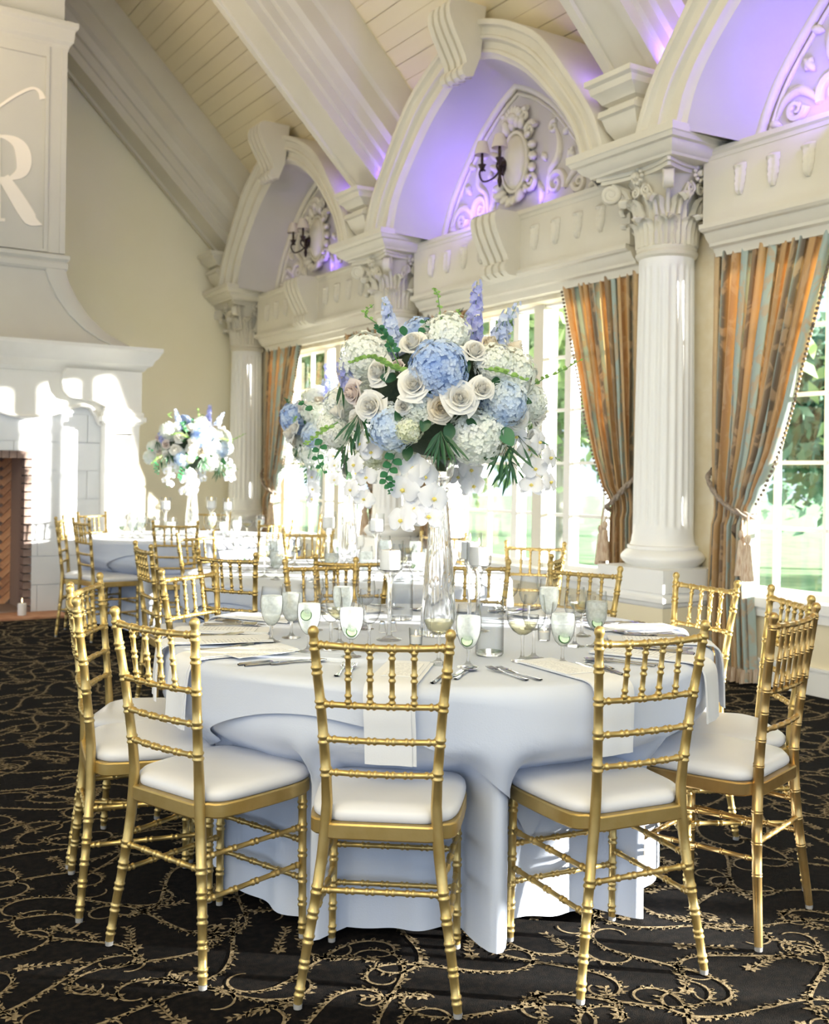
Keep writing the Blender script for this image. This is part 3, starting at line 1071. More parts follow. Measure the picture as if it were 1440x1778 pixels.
def niche():
    t = thing('arched_niche', '', 'arch', (0, 0, 0), 0, 'pointed arch niches above the windows')
    po, pi_, pt = arch_pts(OUT, 3.56), arch_pts(INN, 3.56), arch_pts(TYM, 3.46)
    prof = [(0, 5.95), (0, 4.95), (0.02, 4.935), (0.10, 4.93), (0.16, 4.935), (0.19, 4.965), (0.22, 4.975), (0.40, 4.975), (0.43, 4.96), (0.50, 4.96), (0.54, 4.99), (0.58, 5.01), (0.74, 5.015), (0.78, 5.00), (0.86, 5.0), (0.90, 5.03), (1.0, 5.05)]
    m = MB()
    rows = []
    for qv, X in prof:
        rows.append([(X, lerp(a[0], b[0], qv), lerp(a[1], b[1], qv)) for a, b in zip(po, pi_)])
    m.ribbon(rows)
    m.build('archivolt', M['plaster'], t, smooth=35)
    m = MB()
    rows = [[(X, lerp(b[0], a[0], f), lerp(b[1], a[1], f)) for a, b in zip(pt, pi_)] for X, f in ((5.05, 0), (5.15, 0.25), (5.3, 0.6), (5.46, 1.0))]
    m.ribbon(rows)
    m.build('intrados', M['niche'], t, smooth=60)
    m = MB()
    pts = [(5.46, a, b) for a, b in pt]
    m.tube(pts, 0.035, 8)
    m.tube([(5.475, a * 0.94, 3.46 + (b - 3.46) * 0.94) for a, b in pt], 0.018, 6)
    m.build('niche_rib', M['plaster'], t, smooth=60)
    m = MB()
    m.prism(pt, lambda u, v, w_: (w_, u, v), 5.48, 5.56)
    m.box(5.40, 5.56, -1.30, 1.30, 3.40, 3.462)
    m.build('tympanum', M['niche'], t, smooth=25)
    prof = [(4.72, 5.05), (4.68, 5.03), (4.665, 4.98), (4.67, 4.91), (4.71, 4.82), (4.78, 4.70), (4.825, 4.62), (4.835, 4.57), (4.815, 4.555), (4.795, 4.53), (4.79, 4.50), (4.805, 4.47), (4.84, 4.455), (4.90, 4.47), (4.97, 4.64), (5.02, 5.05)]
    console('keystone', t, prof, 0.155, 4, M['plaster'], None)
    # carved cartouche
    rng = random.Random(5)
    m = MB()
    cz = 3.92
    def oval(u, v):
        a = 2 * pi * u
        r = sin(v * pi / 2)
        return (5.47 - 0.10 * cos(v * pi / 2), 0.15 * r * cos(a), cz + 0.23 * r * sin(a))
    m.grid(oval, 20, 6, wrap=True)
    m.build('cartouche_shield', M['plaster'], t, smooth=60)
    m = MB()
    m.tube([(5.45, 0.165 * cos(2 * pi * i / 28), cz + 0.245 * sin(2 * pi * i / 28)) for i in range(29)], 0.022, 6)
    for i in range(22):
        a = 2 * pi * i / 22
        ry, rz_ = 0.235, 0.325
        y, z = ry * cos(a), cz + rz_ * sin(a)
        s0 = rng.uniform(0.045, 0.07)
        d = Vector((-0.5, cos(a + 0.5), sin(a + 0.5)))
        m.lathe([(0, -s0), (s0 * 0.5, -s0 * 0.6), (s0 * 0.62, 0), (s0 * 0.4, s0 * 0.7), (0, s0 * 1.1)], 7, (5.45 - rng.uniform(0, 0.03), y, z), d)
    for sd in (-1, 1):
        for (y0, z0, r0, a0, tr) in ((0.20, cz + 0.22, 0.07, 0.2, 1.5), (0.22, cz - 0.20, 0.08, 3.6, 1.5), (0.13, cz + 0.36, 0.06, 1.0, 1.4)):
            sp = spiral(r0, 0.012, tr, 20, a0)
            m.tube([(5.44, sd * (y0 + p), z0 + q_) for p, q_ in sp], [lerp(0.026, 0.012, i / 20) for i in range(21)], 6)
    m.build('cartouche_frame', M['plaster'], t, smooth=60)
    m = MB()
    for k in range(7):
        a = radians(20 + k * 140 / 6)
        m.lathe([(0, 0), (0.018, 0.03), (0.026, 0.075), (0.014, 0.10), (0, 0.105)], 7, (5.44, 0.02 * cos(a), cz + 0.36), (-0.25, cos(a), sin(a)))
    m.lathe([(0, -0.06), (0.04, -0.04), (0.05, 0), (0.035, 0.04), (0, 0.055)], 10, (5.43, 0, cz + 0.36), (1, 0, 0))
    m.build('shell_crest', M['plaster'], t, smooth=60)
    # scrolling foliage in relief on both sides
    for sd in (-1, 1):
        m = MB()
        def tb(pp, r):
            n_ = len(pp)
            m.tube([(5.475, sd * y, z) for y, z in pp], [max(0.006, v_) for v_ in (r if hasattr(r, '__len__') else [r] * n_)], 6)
        s1 = spiral(0.12, 0.012, 1.5, 26, -0.5)
        tb([(0.50 + p, 3.64 + q_) for p, q_ in s1], [lerp(0.034, 0.014, i / 26) for i in range(27)])
        s2 = spiral(0.075, 0.010, 1.4, 22, pi)
        tb([(0.78 + p, 3.59 + q_) for p, q_ in s2], [lerp(0.030, 0.012, i / 22) for i in range(23)])
        s3 = spiral(0.055, 0.010, 1.3, 20, 0.8)
        tb([(0.46 + p, 4.10 + q_) for p, q_ in s3], [lerp(0.026, 0.012, i / 20) for i in range(21)])
        c1 = catmull([(0.40, 0, 3.58), (0.42, 0, 3.74), (0.52, 0, 3.83), (0.54, 0, 3.95), (0.49, 0, 4.08)], 5)
        tb([(p.x, p.z) for p in c1], [0.012 + 0.022 * sin(pi * i / (len(c1) - 1)) for i in range(len(c1))])
        c2 = catmull([(0.60, 0, 3.58), (0.68, 0, 3.66), (0.76, 0, 3.70), (0.86, 0, 3.66), (0.93, 0, 3.56)], 5)
        tb([(p.x, p.z) for p in c2], [0.012 + 0.022 * sin(pi * i / (len(c2) - 1)) for i in range(len(c2))])
        c3 = catmull([(0.30, 0, 3.50), (0.33, 0, 3.60), (0.28, 0, 3.70)], 5)
        tb([(p.x, p.z) for p in c3], [0.010 + 0.025 * sin(pi * i / (len(c3) - 1)) for i in range(len(c3))])
        for (y, z, a, l) in ((0.64, 3.78, 0.9, 0.13), (0.72, 3.80, 2.3, 0.10), (0.38, 3.84, 2.0, 0.10), (0.58, 4.0, 0.5, 0.11), (0.88, 3.52, 0.3, 0.10)):
            d = Vector((-0.15, sd * cos(a), sin(a)))
            m.lathe([(0, 0), (0.022, l * 0.25), (0.030, l * 0.5), (0.018, l * 0.8), (0, l)], 7, (5.475, sd * y, z), d)
        m.build('relief_scroll', M['plaster'], t, smooth=60)
    return t
niche_where = {3.47: 'cut by the upper right edge of the view', 7.01: 'in the upper middle, washed violet, with a carved cartouche', 10.55: 'farthest and smallest, next to the gable wall'}
n0 = niche()
for k, c in enumerate(BAYC[1:]):
    o = n0 if k == 0 else dup(n0)
    o.location = (0, c, 0)
    o['label'] = 'cream pointed arch niche %s' % niche_where[c]

# violet uplights standing on the ledges
VIO = (0.20, 0.09, 1.0)
for c in BAYC[1:]:
    far = c > 9
    for dy, e in ((-0.38, 2.2), (0.62, 2.2 if not far else 0.3)):
        area_light('violet_uplight', (5.36, c + dy, 3.50), (5.44, c + dy * 1.05, 4.2), 0.10, e * 0.45, VIO, 0.05)
    if not far:
        area_light('violet_uplight', (5.24, c + 0.34, 3.51), (5.20, c + 1.0, 4.15), 0.12, 6.0, VIO, 0.06)
for c in COLY[1:3]:
    for dy in (-0.30, 0.30):
        area_light('violet_uplight', (5.10, c + dy, 4.0), (5.6, c + dy * 1.5, 4.8), 0.10, 2.6, VIO, 0.05)

# ------------------------------------------------------------------ wall sconces
def sconce():
    t = thing('wall_sconce', '', 'wall lamp', (0, 0, 0), 0, 'twin shade sconces in the arch niches')
    MB().lathe([(0, 0), (0.085, 0), (0.09, 0.012), (0.07, 0.03), (0.035, 0.045), (0.03, 0.07), (0, 0.085)], 18, (-0.065, 0.05, 3.90), (-1, 0, 0)).build('backplate', M['iron'], t)
    for sd in (-1, 1):
        y0 = 0.05 + sd * 0.12
        m = MB()
        pth = catmull([(-0.12, 0.05 + sd * 0.02, 3.88), (-0.16, 0.05 + sd * 0.06, 3.80), (-0.22, 0.05 + sd * 0.13, 3.77), (-0.27, y0, 3.82), (-0.255, y0 - sd * 0.01, 3.87), (-0.225, y0 - sd * 0.02, 3.85)], 5)
        m.tube(pth, 0.008, 6)
        m.lathe([(0, 3.845), (0.012, 3.85), (0.018, 3.87), (0.032, 3.90), (0.036, 3.905), (0.012, 3.91), (0.012, 4.0), (0, 4.0)], 10, (-0.245, y0, 0))
        m.build('arm', M['iron'], t)
        MB().lathe([(0.068, 3.985), (0.062, 4.02), (0.050, 4.06), (0.040, 4.095), (0.0385, 4.095), (0.0485, 4.06), (0.060, 4.02), (0.066, 3.985)], 20, (-0.245, y0, 0)).build('lamp_shade', M['shade'], t)
    m = MB()
    m.lathe([(0, 3.70), (0.012, 3.72), (0.02, 3.76), (0.012, 3.80), (0.02, 3.84), (0.016, 3.90), (0, 3.92)], 10, (-0.15, 0.05, 0))
    m.build('finial', M['iron'], t)
    return t
s0 = sconce()
s0.location = (5.48, 7.01, 0)
s0['label'] = 'dark iron sconce with two cream shades in the middle arch niche'
s1 = dup(s0, loc=(5.48, 10.55, 0), label='dark iron sconce with two cream shades in the far arch niche')
# ================================================================== curtains
def curtain(bc, side, label, gather=1.0):
    """side +1: far edge of the bay, -1: near edge; outer edge at the pier, inner edge towards the bay centre"""
    y_out = bc + side * 1.445
    t = thing('curtain', label, 'curtain', (5.53, y_out, 0), 0, 'striped damask curtains tied back at the windows')
    d = -side
    ZT = 1.13
    nu, nv = 150, 48
    ztop = 2.83
    def width(z):
        if z >= ZT:
            f = ((ztop - z) / (ztop - ZT)) ** gather
            fr = interp(f, [0, 0.18, 0.38, 0.62, 0.79, 0.94, 1.0], [0, 0.14, 0.30, 0.49, 0.66, 0.88, 1.0])
            return 0.92 + (0.30 - 0.92) * fr
        return interp(z, [0, 0.3, ZT - 0.12, ZT], [0.36, 0.34, 0.29, 0.30])
    def off(z):
        return interp(z, [0, 0.6, ZT, 1.5, 2.0], [0.0, 0.0, 0.03, 0.01, 0.0])
    zs = [ztop - (ztop - 0.02) * j / nv for j in range(nv + 1)]
    vs = []
    uvs = []
    for j, z in enumerate(zs):
        W = width(z)
        amp = interp(W, [0.28, 0.36, 0.92], [0.046, 0.042, 0.026])
        if abs(z - ZT) < 0.10:
            amp *= 0.55
        for i in range(nu + 1):
            u = i / nu
            ph = u * 2 * pi * 12.0 + 0.8 * sin(u * 17)
            x = -amp * (sin(ph) + 0.35 * sin(2.3 * ph + 1.0) + 0.2 * sin(0.47 * ph + z * 1.5))
            y = d * (off(z) + W * u + 0.012 * sin(ph * 2 + z))
            vs.append((x, y, z))
            uvs.append((u * 4.5 + 0.15 * side, z * 1.1))
    fs = []
    for j in range(nv):
        for i in range(nu):
            a = j * (nu + 1) + i
            fs.append((a, a + 1, a + nu + 2, a + nu + 1))
    me = bpy.data.meshes.new('drape')
    me.from_pydata(vs, [], fs)
    ul = me.uv_layers.new(name='UVMap')
    for lp in me.loops:
        ul.data[lp.index].uv = uvs[lp.vertex_index]
    me.polygons.foreach_set('use_smooth', [True] * len(me.polygons))
    me.materials.append(M['curtain'])
    me.update()
    o = bpy.data.objects.new('drape', me)
    COL.objects.link(o)
    o.parent = t
    # gathered ruffle along the floor hem
    rf = MB()
    rows = []
    for zz, sc in ((0.10, 1.0), (0.055, 1.10), (0.012, 1.22)):
        rows.append([(-0.055 * sc * (sin(u * 18 * pi) + 0.5 * sin(u * 64 * pi)) - 0.01, d * (0.36 * u), zz) for u in [k / 120 for k in range(121)]])
    rf.ribbon(rows)
    rf.build('hem_ruffle', M['tassel'], t, smooth=60, fix=False)
    # bead fringe down the inner edge
    bm_ = MB()
    z = ztop - 0.05
    while z > ZT + 0.03:
        y = d * (off(z) + width(z) + 0.012)
        bm_.lathe([(0, -0.012), (0.009, -0.007), (0.0125, 0), (0.009, 0.007), (0, 0.012)], 6, (-0.005, y, z))
        z -= 0.030
    bm_.build('bead_fringe', M['bead'], t, smooth=80)
    # rope tieback
    rp = MB()
    ctl = catmull([(0.02, d * -0.015, 1.37), (-0.05, d * 0.0, 1.33), (-0.095, d * 0.08, 1.25), (-0.10, d * 0.18, 1.16), (-0.075, d * 0.29, 1.10), (0.02, d * 0.34, 1.08), (0.055, d * 0.24, 1.13)], 10)
    n = len(ctl)
    for k in range(2):
        pts = []
        for i, p in enumerate(ctl):
            a = i * 0.62 + k * pi
            pts.append(p + Vector((0.010 * cos(a), 0.004 * sin(a), 0.010 * sin(a))))
        rp.tube(pts, 0.0125, 6)
    rp.build('tieback_rope', M['rope'], t, smooth=80)
    for q_, (dy, dz) in enumerate(((0.30, 0.0), (0.345, -0.03))):
        tm = MB()
        tm.tube([(-0.06, d * dy, 1.09), (-0.075, d * (dy + 0.01), 0.98 + dz)], 0.006, 6)
        tm.lathe([(0, 0.995), (0.016, 0.99), (0.024, 0.965), (0.018, 0.945), (0.013, 0.935), (0.022, 0.925)], 10, (-0.075, d * (dy + 0.01), dz))
        prof = [(0.022, 0.925), (0.026, 0.88), (0.036, 0.78), (0.046, 0.70), (0, 0.705)]
        tm.lathe(prof, 14, (-0.075, d * (dy + 0.01), dz))
        tm.build('tassel', M['tassel'], t, smooth=50)
    MB().lathe([(0, 0), (0.016, 0.0), (0.016, 0.05), (0.024, 0.06), (0, 0.075)], 10, (0.07, d * -0.015, 1.375), (-1, 0, 0)).build('tieback_hook', M['iron'], t)
    return t
curtain(BAYC[1], 1, 'striped gold and teal damask curtain right of the large column, tassels hanging at its tieback')
curtain(BAYC[2], -1, 'striped damask curtain left of the large column, bead fringe against the middle window')
curtain(BAYC[2], 1, 'brown damask curtain partly hidden behind the top of the tall bouquet', 0.3)
curtain(BAYC[3], -1, 'narrow orange damask curtain beside the second column, left of the bouquet')
curtain(BAYC[3], 1, 'pale gold damask curtain at the far window next to the corner column', 0.8)
curtain(BAYC[1], -1, 'damask curtain on the near side of the right-hand window, out of frame')
curtain(BAYC[0], 1, 'damask curtain of the window beyond the right edge, out of frame')

# ================================================================== fireplace
FY = 9.95                                  # front plane
FX = 1.33                                  # centre line
FK = 0.8577
def fz(z):
    return 1.32 + (z - 1.32) * FK
def fx(x):
    return x * FK
fp = thing('fireplace', 'large pale stone fireplace with curved hood and brick firebox', 'fireplace', (FX, FY, 0), 0)
def ush(prof, yb=2.6):
    """front and side faces for a list of (half width, front offset, z); front offset negative = projects"""
    m = MB()
    rows = [[(-a, yb, z), (-a, yf, z), (a, yf, z), (a, yb, z)] for a, yf, z in prof]
    m.ribbon(rows)
    for k, rev in ((0, False), (-1, True)):
        a, yf, z = prof[k]
        q_ = [(-a, yb, z), (-a, yf, z), (a, yf, z), (a, yb, z)]
        m.add(q_, [(0, 1, 2, 3) if rev else (3, 2, 1, 0)])
    return m
hx = lambda x: fx(x) - FX
hood_prof = [(hx(3.62), -0.20, fz(2.65)), (hx(3.50), -0.13, fz(2.72)), (hx(3.36), -0.07, fz(2.82)), (hx(3.22), -0.01, fz(2.97)), (hx(3.10), 0.04, fz(3.16)), (hx(3.02), 0.07, fz(3.34)), (hx(2.99), 0.08, fz(3.46)), (hx(2.99), 0.08, fz(5.95))]
ush(hood_prof).build('hood', M['hood'], fp, smooth=40)
for sd in (-1, 1):
    m = MB()
    rows = []
    for a, yf, z in hood_prof[:-1]:
        b = a - 0.17
        r_ = [(sd * (a + 0.012), yf - 0.018, z), (sd * (a - 0.02), yf - 0.030, z), (sd * (b + 0.02), yf - 0.030, z), (sd * b, yf - 0.018, z), (sd * b, yf + 0.02, z)]
        rows.append(r_)
    m.ribbon(rows)
    m.build('hood_edge_band', M['hood'], fp, smooth=40)
def band(name, prof, mat_='hood'):
    return ush(prof, 2.55).build(name, M[mat_], fp, smooth=25)
a = hx(2.99)
band('hood_belt', [(a + 0.015, 0.065, fz(3.44)), (a + 0.03, 0.05, fz(3.47)), (a + 0.03, 0.05, fz(3.52)), (a + 0.02, 0.06, fz(3.54)), (a + 0.045, 0.035, fz(3.57)), (a + 0.045, 0.035, fz(3.61)), (a, 0.08, fz(3.63))])
band('hood_cornice', [(a + 0.01, 0.07, fz(5.80)), (a + 0.02, 0.06, fz(5.86)), (a + 0.05, 0.03, fz(5.90)), (a + 0.06, 0.02, fz(6.02)), (a + 0.085, -0.005, fz(6.05)), (a + 0.085, -0.005, fz(6.10))])
band('chimney_top', [(a - 0.02, 0.10, fz(6.10)), (a - 0.02, 0.10, 7.2)], 'hood')
for sd in (-1, 1):
    m = MB()
    for i0, i1, pr in ((0.0, 0.05, 0.028), (0.05, 0.16, 0.016), (0.16, 0.19, 0.030)):
        x0, x1 = sorted((sd * (a - i0), sd * (a - i1)))
        m.box(x0, x1, 0.08 - pr, 0.10, fz(3.63), fz(5.82))
    m.build('hood_stile', M['hood'], fp, smooth=25)
for za, zb in ((3.63, 3.66), (5.70, 5.82)):
    MB().box(-a + 0.19, a - 0.19, 0.052, 0.10, fz(za), fz(zb)).build('hood_rail', M['hood'], fp, smooth=25)

# projected light painted as pale strokes on the hood: italic capital, flourish tail
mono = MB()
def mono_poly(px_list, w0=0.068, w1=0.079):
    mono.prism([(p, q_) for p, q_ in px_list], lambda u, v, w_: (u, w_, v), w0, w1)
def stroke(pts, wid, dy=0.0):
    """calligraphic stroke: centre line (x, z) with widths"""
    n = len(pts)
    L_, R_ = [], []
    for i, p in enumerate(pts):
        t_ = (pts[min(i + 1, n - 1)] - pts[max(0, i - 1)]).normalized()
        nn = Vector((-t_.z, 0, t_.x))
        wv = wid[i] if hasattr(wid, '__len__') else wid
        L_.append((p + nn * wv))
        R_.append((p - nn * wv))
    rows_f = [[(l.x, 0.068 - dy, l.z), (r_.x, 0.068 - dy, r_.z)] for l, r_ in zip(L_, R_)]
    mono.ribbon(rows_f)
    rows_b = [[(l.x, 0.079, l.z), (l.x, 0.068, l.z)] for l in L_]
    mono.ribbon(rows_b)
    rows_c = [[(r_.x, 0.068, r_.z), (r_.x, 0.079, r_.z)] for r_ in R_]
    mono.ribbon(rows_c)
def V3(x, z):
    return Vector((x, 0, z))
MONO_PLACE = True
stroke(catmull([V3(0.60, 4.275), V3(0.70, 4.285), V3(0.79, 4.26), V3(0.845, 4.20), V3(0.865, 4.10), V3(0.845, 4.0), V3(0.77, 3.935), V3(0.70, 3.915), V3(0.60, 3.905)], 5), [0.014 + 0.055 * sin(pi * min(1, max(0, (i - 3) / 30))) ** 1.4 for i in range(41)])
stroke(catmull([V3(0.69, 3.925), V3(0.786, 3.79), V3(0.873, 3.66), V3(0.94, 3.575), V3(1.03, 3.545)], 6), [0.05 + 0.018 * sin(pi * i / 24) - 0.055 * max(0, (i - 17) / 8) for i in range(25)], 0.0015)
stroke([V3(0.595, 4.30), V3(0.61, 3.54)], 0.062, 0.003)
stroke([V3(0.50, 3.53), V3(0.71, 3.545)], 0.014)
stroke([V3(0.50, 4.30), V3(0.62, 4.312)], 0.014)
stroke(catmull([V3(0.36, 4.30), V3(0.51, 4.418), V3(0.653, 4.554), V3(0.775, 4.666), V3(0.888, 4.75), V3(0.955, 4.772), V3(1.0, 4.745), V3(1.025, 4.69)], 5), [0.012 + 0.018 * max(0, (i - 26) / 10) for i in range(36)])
mono.build('painted_light_monogram', M['monogram'], fp, smooth=0)

# mantel shelf
H_ = lambda x: hx(x)
ush([(H_(3.78), -0.02, fz(2.36)), (H_(3.80), -0.04, fz(2.40)), (H_(3.83), -0.06, fz(2.41)), (H_(3.86), -0.10, fz(2.45)), (H_(3.90), -0.13, fz(2.47)), (H_(3.92), -0.15, fz(2.52)), (H_(3.95), -0.18, fz(2.55)), (H_(3.97), -0.22, fz(2.60)), (H_(3.98), -0.24, fz(2.615)), (H_(3.98), -0.24, fz(2.655))]).build('mantel_shelf', M['mantel'], fp, smooth=25)
# scalloped frieze
low = [(3.413, 1.80), (3.40, 1.80), (3.37, 1.82), (3.335, 1.90), (3.27, 1.985), (3.187, 2.005), (3.09, 1.975), (2.993, 1.936), (2.86, 1.89), (2.728, 1.863), (2.62, 1.852), (2.533, 1.856), (2.43, 1.875), (2.338, 1.907), (2.2, 1.97), (2.0, 2.04), (1.8, 2.07), (1.55, 2.08)]
right = [(hx(a_), fz(b_)) for a_, b_ in low]
right[-1] = (0.0, right[-1][1])
poly = [(hx(3.78), fz(2.40)), (hx(3.78), fz(1.80))] + right + [(-p, q_) for p, q_ in reversed(right[:-1])] + [(-hx(3.78), fz(1.80)), (-hx(3.78), fz(2.40))]
m = MB()
m.prism(poly, lambda u, v, w_: (u, w_, v), 0.0, 0.16)
m.build('mantel_frieze', M['mantel'], fp, smooth=30)
# lip following the scalloped edge
m = MB()
lip = [(-p, 0.0, q_ + 0.02) for p, q_ in right[2:-1]] 
m.tube([(p, 0.0, q_ + 0.015) for p, q_ in right[2:]], 0.018, 6)
m.tube([(-p, 0.0, q_ + 0.015) for p, q_ in right[2:]], 0.018, 6)
m.build('frieze_lip', M['mantel'], fp, smooth=60)
for sd in (-1, 1):
    blk = [(2.985, 2.40), (2.955, 2.34), (2.94, 2.25), (2.965, 2.16), (3.02, 2.10), (3.06, 2.085), (3.30, 2.06), (3.43, 2.0), (3.43, 1.985), (3.80, 1.985), (3.80, 2.40)]
    m = MB()
    m.prism([(sd * hx(a_), fz(b_)) for a_, b_ in blk], lambda u, v, w_: (u, w_, v), -0.085, 0.02)
    m.build('frieze_block', M['mantel'], fp, smooth=30)
    # console leg with recessed panels
    x0, x1 = hx(3.413), hx(3.78)
    leg = MB()
    a_, b_ = sorted((sd * x0, sd * x1))
    leg.box(a_, b_, -0.02, 0.45, 0, fz(1.82))
    leg.build('mantel_leg', M['mantel'], fp, smooth=25)
    cap = MB()
    for (e_, z0, z1) in ((0.005, 1.80, 1.83), (0.025, 1.83, 1.85), (0.05, 1.85, 1.90), (0.03, 1.90, 1.95), (0.015, 1.95, 1.99)):
        cap.box(a_ - e_, b_ + e_, -0.09 - e_, 0.2, fz(z0), fz(z1))
    cap.build('leg_capital', M['mantel'], fp, smooth=25)
    fr = MB()
    wl = x1 - x0
    sx = lambda u: sd * (x0 + u * wl)
    def strip(u0, u1, z0, z1, pr=-0.075):
        p_, q_ = sorted((sx(u0), sx(u1)))
        fr.box(p_, q_, pr, -0.02, z0, z1)
    z_levels = [(fz(1.0), fz(1.72)), (0.26, fz(0.88))]
    strip(0, 0.22, 0, fz(1.80))
    strip(0.80, 1.0, 0, fz(1.80))
    strip(0.22, 0.80, fz(1.70), fz(1.80))
    strip(0.22, 0.80, fz(0.88), fz(1.0))
    strip(0.22, 0.80, 0, 0.26)
    for (z0, z1) in z_levels:
        # pointed foot and scalloped head of each sunk panel
        for ua, ub in ((0.22, 0.51), (0.80, 0.51)):
            fr.prism([(sx(ua), z0), (sx(ub), z0), (sx(ua), z0 + 0.11)], lambda u, v, w_: (u, w_, v), -0.075, -0.02)
        fr.prism([(sx(0.22 + 0.58 * k / 10), z1 - 0.045 * sin(pi * k / 10)) for k in range(11)] , lambda u, v, w_: (u, w_, v), -0.075, -0.02)
    fr.build('leg_panel_frame', M['mantel'], fp, smooth=25)
    # joints are real recesses: thin shadow gaps between the leg blocks
# stone surround, block by block
OPW = hx(2.695)
OPH = fz(1.51)
st_me = []
z = 0.0
row = 0
while z < fz(2.05) - 0.02:
    h = 0.262
    z1 = min(z + h, fz(2.10))
    x = -hx(3.42)
    off_ = 0.0 if row % 2 == 0 else 0.22
    cuts = [x]
    c_ = x + 0.44 - off_
    while c_ < hx(3.42):
        cuts.append(c_)
        c_ += 0.44
    cuts.append(hx(3.42))
    for a_, b_ in zip(cuts[:-1], cuts[1:]):
        segs = []
        if z1 <= OPH + 0.001:
            if a_ < -OPW:
                segs.append((a_, min(b_, -OPW), z, z1))
            if b_ > OPW:
                segs.append((max(a_, OPW), b_, z, z1))
        elif z < OPH:
            if a_ < -OPW:
                segs.append((a_, min(b_, -OPW), z, z1))
            if b_ > OPW:
                segs.append((max(a_, OPW), b_, z, z1))
            c0, c1 = max(a_, -OPW), min(b_, OPW)
            if c1 > c0:
                segs.append((c0, c1, OPH, z1))
        else:
            segs.append((a_, b_, z, z1))
        for s_ in segs:
            if s_[1] - s_[0] > 0.02 and s_[3] - s_[2] > 0.01:
                g = 0.003
                MB().box(s_[0] + g, s_[1] - g, 0.10, 0.22, s_[2] + g, s_[3] - g).build('stone_block', M['stone'], fp, smooth=0)
    z = z1
    row += 1
m = MB()
m.box(-hx(3.42), -OPW, 0.115, 0.22, 0, fz(2.1))
m.box(OPW, hx(3.42), 0.115, 0.22, 0, fz(2.1))
m.box(-OPW, OPW, 0.115, 0.22, OPH, fz(2.1))
m.build('stone_backing', M['stone'], fp, smooth=0)
# brick lining of the opening
bmesh_ = MB()
bmesh_.box(-0.033, 0.033, 0.0, 0.20, -0.031, 0.031)
first = None
nb = 20
for k in range(nb):
    for sd in (-1, 1):
        lc = (sd * (OPW - 0.033), 0.095, (k + 0.5) * OPH / nb)
        if first is None:
            first = bmesh_.build('brick', M['jambbrick'], fp, smooth=0)
            first.location = lc
        else:
            link_mesh('brick', first.data, fp, lc)
lb = MB().box(-0.031, 0.031, 0.0, 0.20, -0.033, 0.033).build('brick', M['jambbrick'], fp, smooth=0)
nl = int((2 * OPW - 0.13) / 0.066)
for k in range(nl):
    lc = (-OPW + 0.066 + (k + 0.5) * (2 * OPW - 0.132) / nl, 0.095, OPH - 0.033)
    if k == 0:
        lb.location = lc
    else:
        link_mesh('brick', lb.data, fp, lc)
m = MB()
m.box(-OPW, OPW, 0.74, 0.80, 0, OPH)
m.box(-OPW, -OPW + 0.05, 0.28, 0.80, 0, OPH)
m.box(OPW - 0.05, OPW, 0.28, 0.80, 0, OPH)
m.box(-OPW, OPW, 0.12, 0.80, OPH - 0.03, OPH + 0.05)
m.box(-OPW, OPW, 0.12, 0.80, 0.0, 0.03)
m.build('firebox_lining', M['mortar'], fp, smooth=0)
# herringbone back of the firebox (the visible right half as single bricks)
bl, bw = 0.340, 0.062
hb1 = None
mats = ('firebrick', 'firebrick_dark')
pool = {}
rng = random.Random(8)
for i in range(-14, 15):
    for j in range(-26, 27):
        # 90 degree herringbone rotated by 45 degrees
        if (i * 1 - j) % 1:
            continue
        for kind in (0, 1):
            ux = i * bw * 2 * 1.0 + (j % 1)
            # lattice: columns of V shapes
            cxh = (i + 0.5 * kind + 0.25) * bl * r2
            czh = j * bw / r2 + (0.0 if kind == 0 else 0.0)
            ang = pi / 4 if kind == 0 else -pi / 4
            if not (0.45 < cxh < OPW + 0.02 and 0.02 < czh < OPH - 0.02):
                continue
            mt = mats[0] if rng.random() < 0.6 else mats[1]
            if mt not in pool:
                o = MB().box(-bl / 2 + 0.003, bl / 2 - 0.003, 0, 0.03, -bw / 2 + 0.003, bw / 2 - 0.003).build('brick', M[mt], fp, smooth=0)
                pool[mt] = o.data
            else:
                o = link_mesh('brick', pool[mt], fp)
            o.location = (cxh, 0.715 + rng.uniform(-0.004, 0.004), czh)
            o.rotation_euler = (0, ang, 0)
            o.scale = (0.5, 1, 1)
m = MB().box(-OPW - 0.25, OPW + 0.25, -0.30, 0.14, 0.002, 0.02)
m.build('hearth_slab', M['firebrick_dark'], fp, smooth=0)

# ================================================================== garden outside
lawn = MB().box(6.0, 90, -70, 90, -0.9, -0.8).build('lawn', M['lawn'])
tag(lawn, 'sunlit green lawn outside the windows', kind='structure')
ter = MB().box(6.0, 9.5, -20, 30, -0.80, -0.30).build('terrace', M['patio'])
tag(ter, 'pale stone terrace outside the windows', kind='structure')

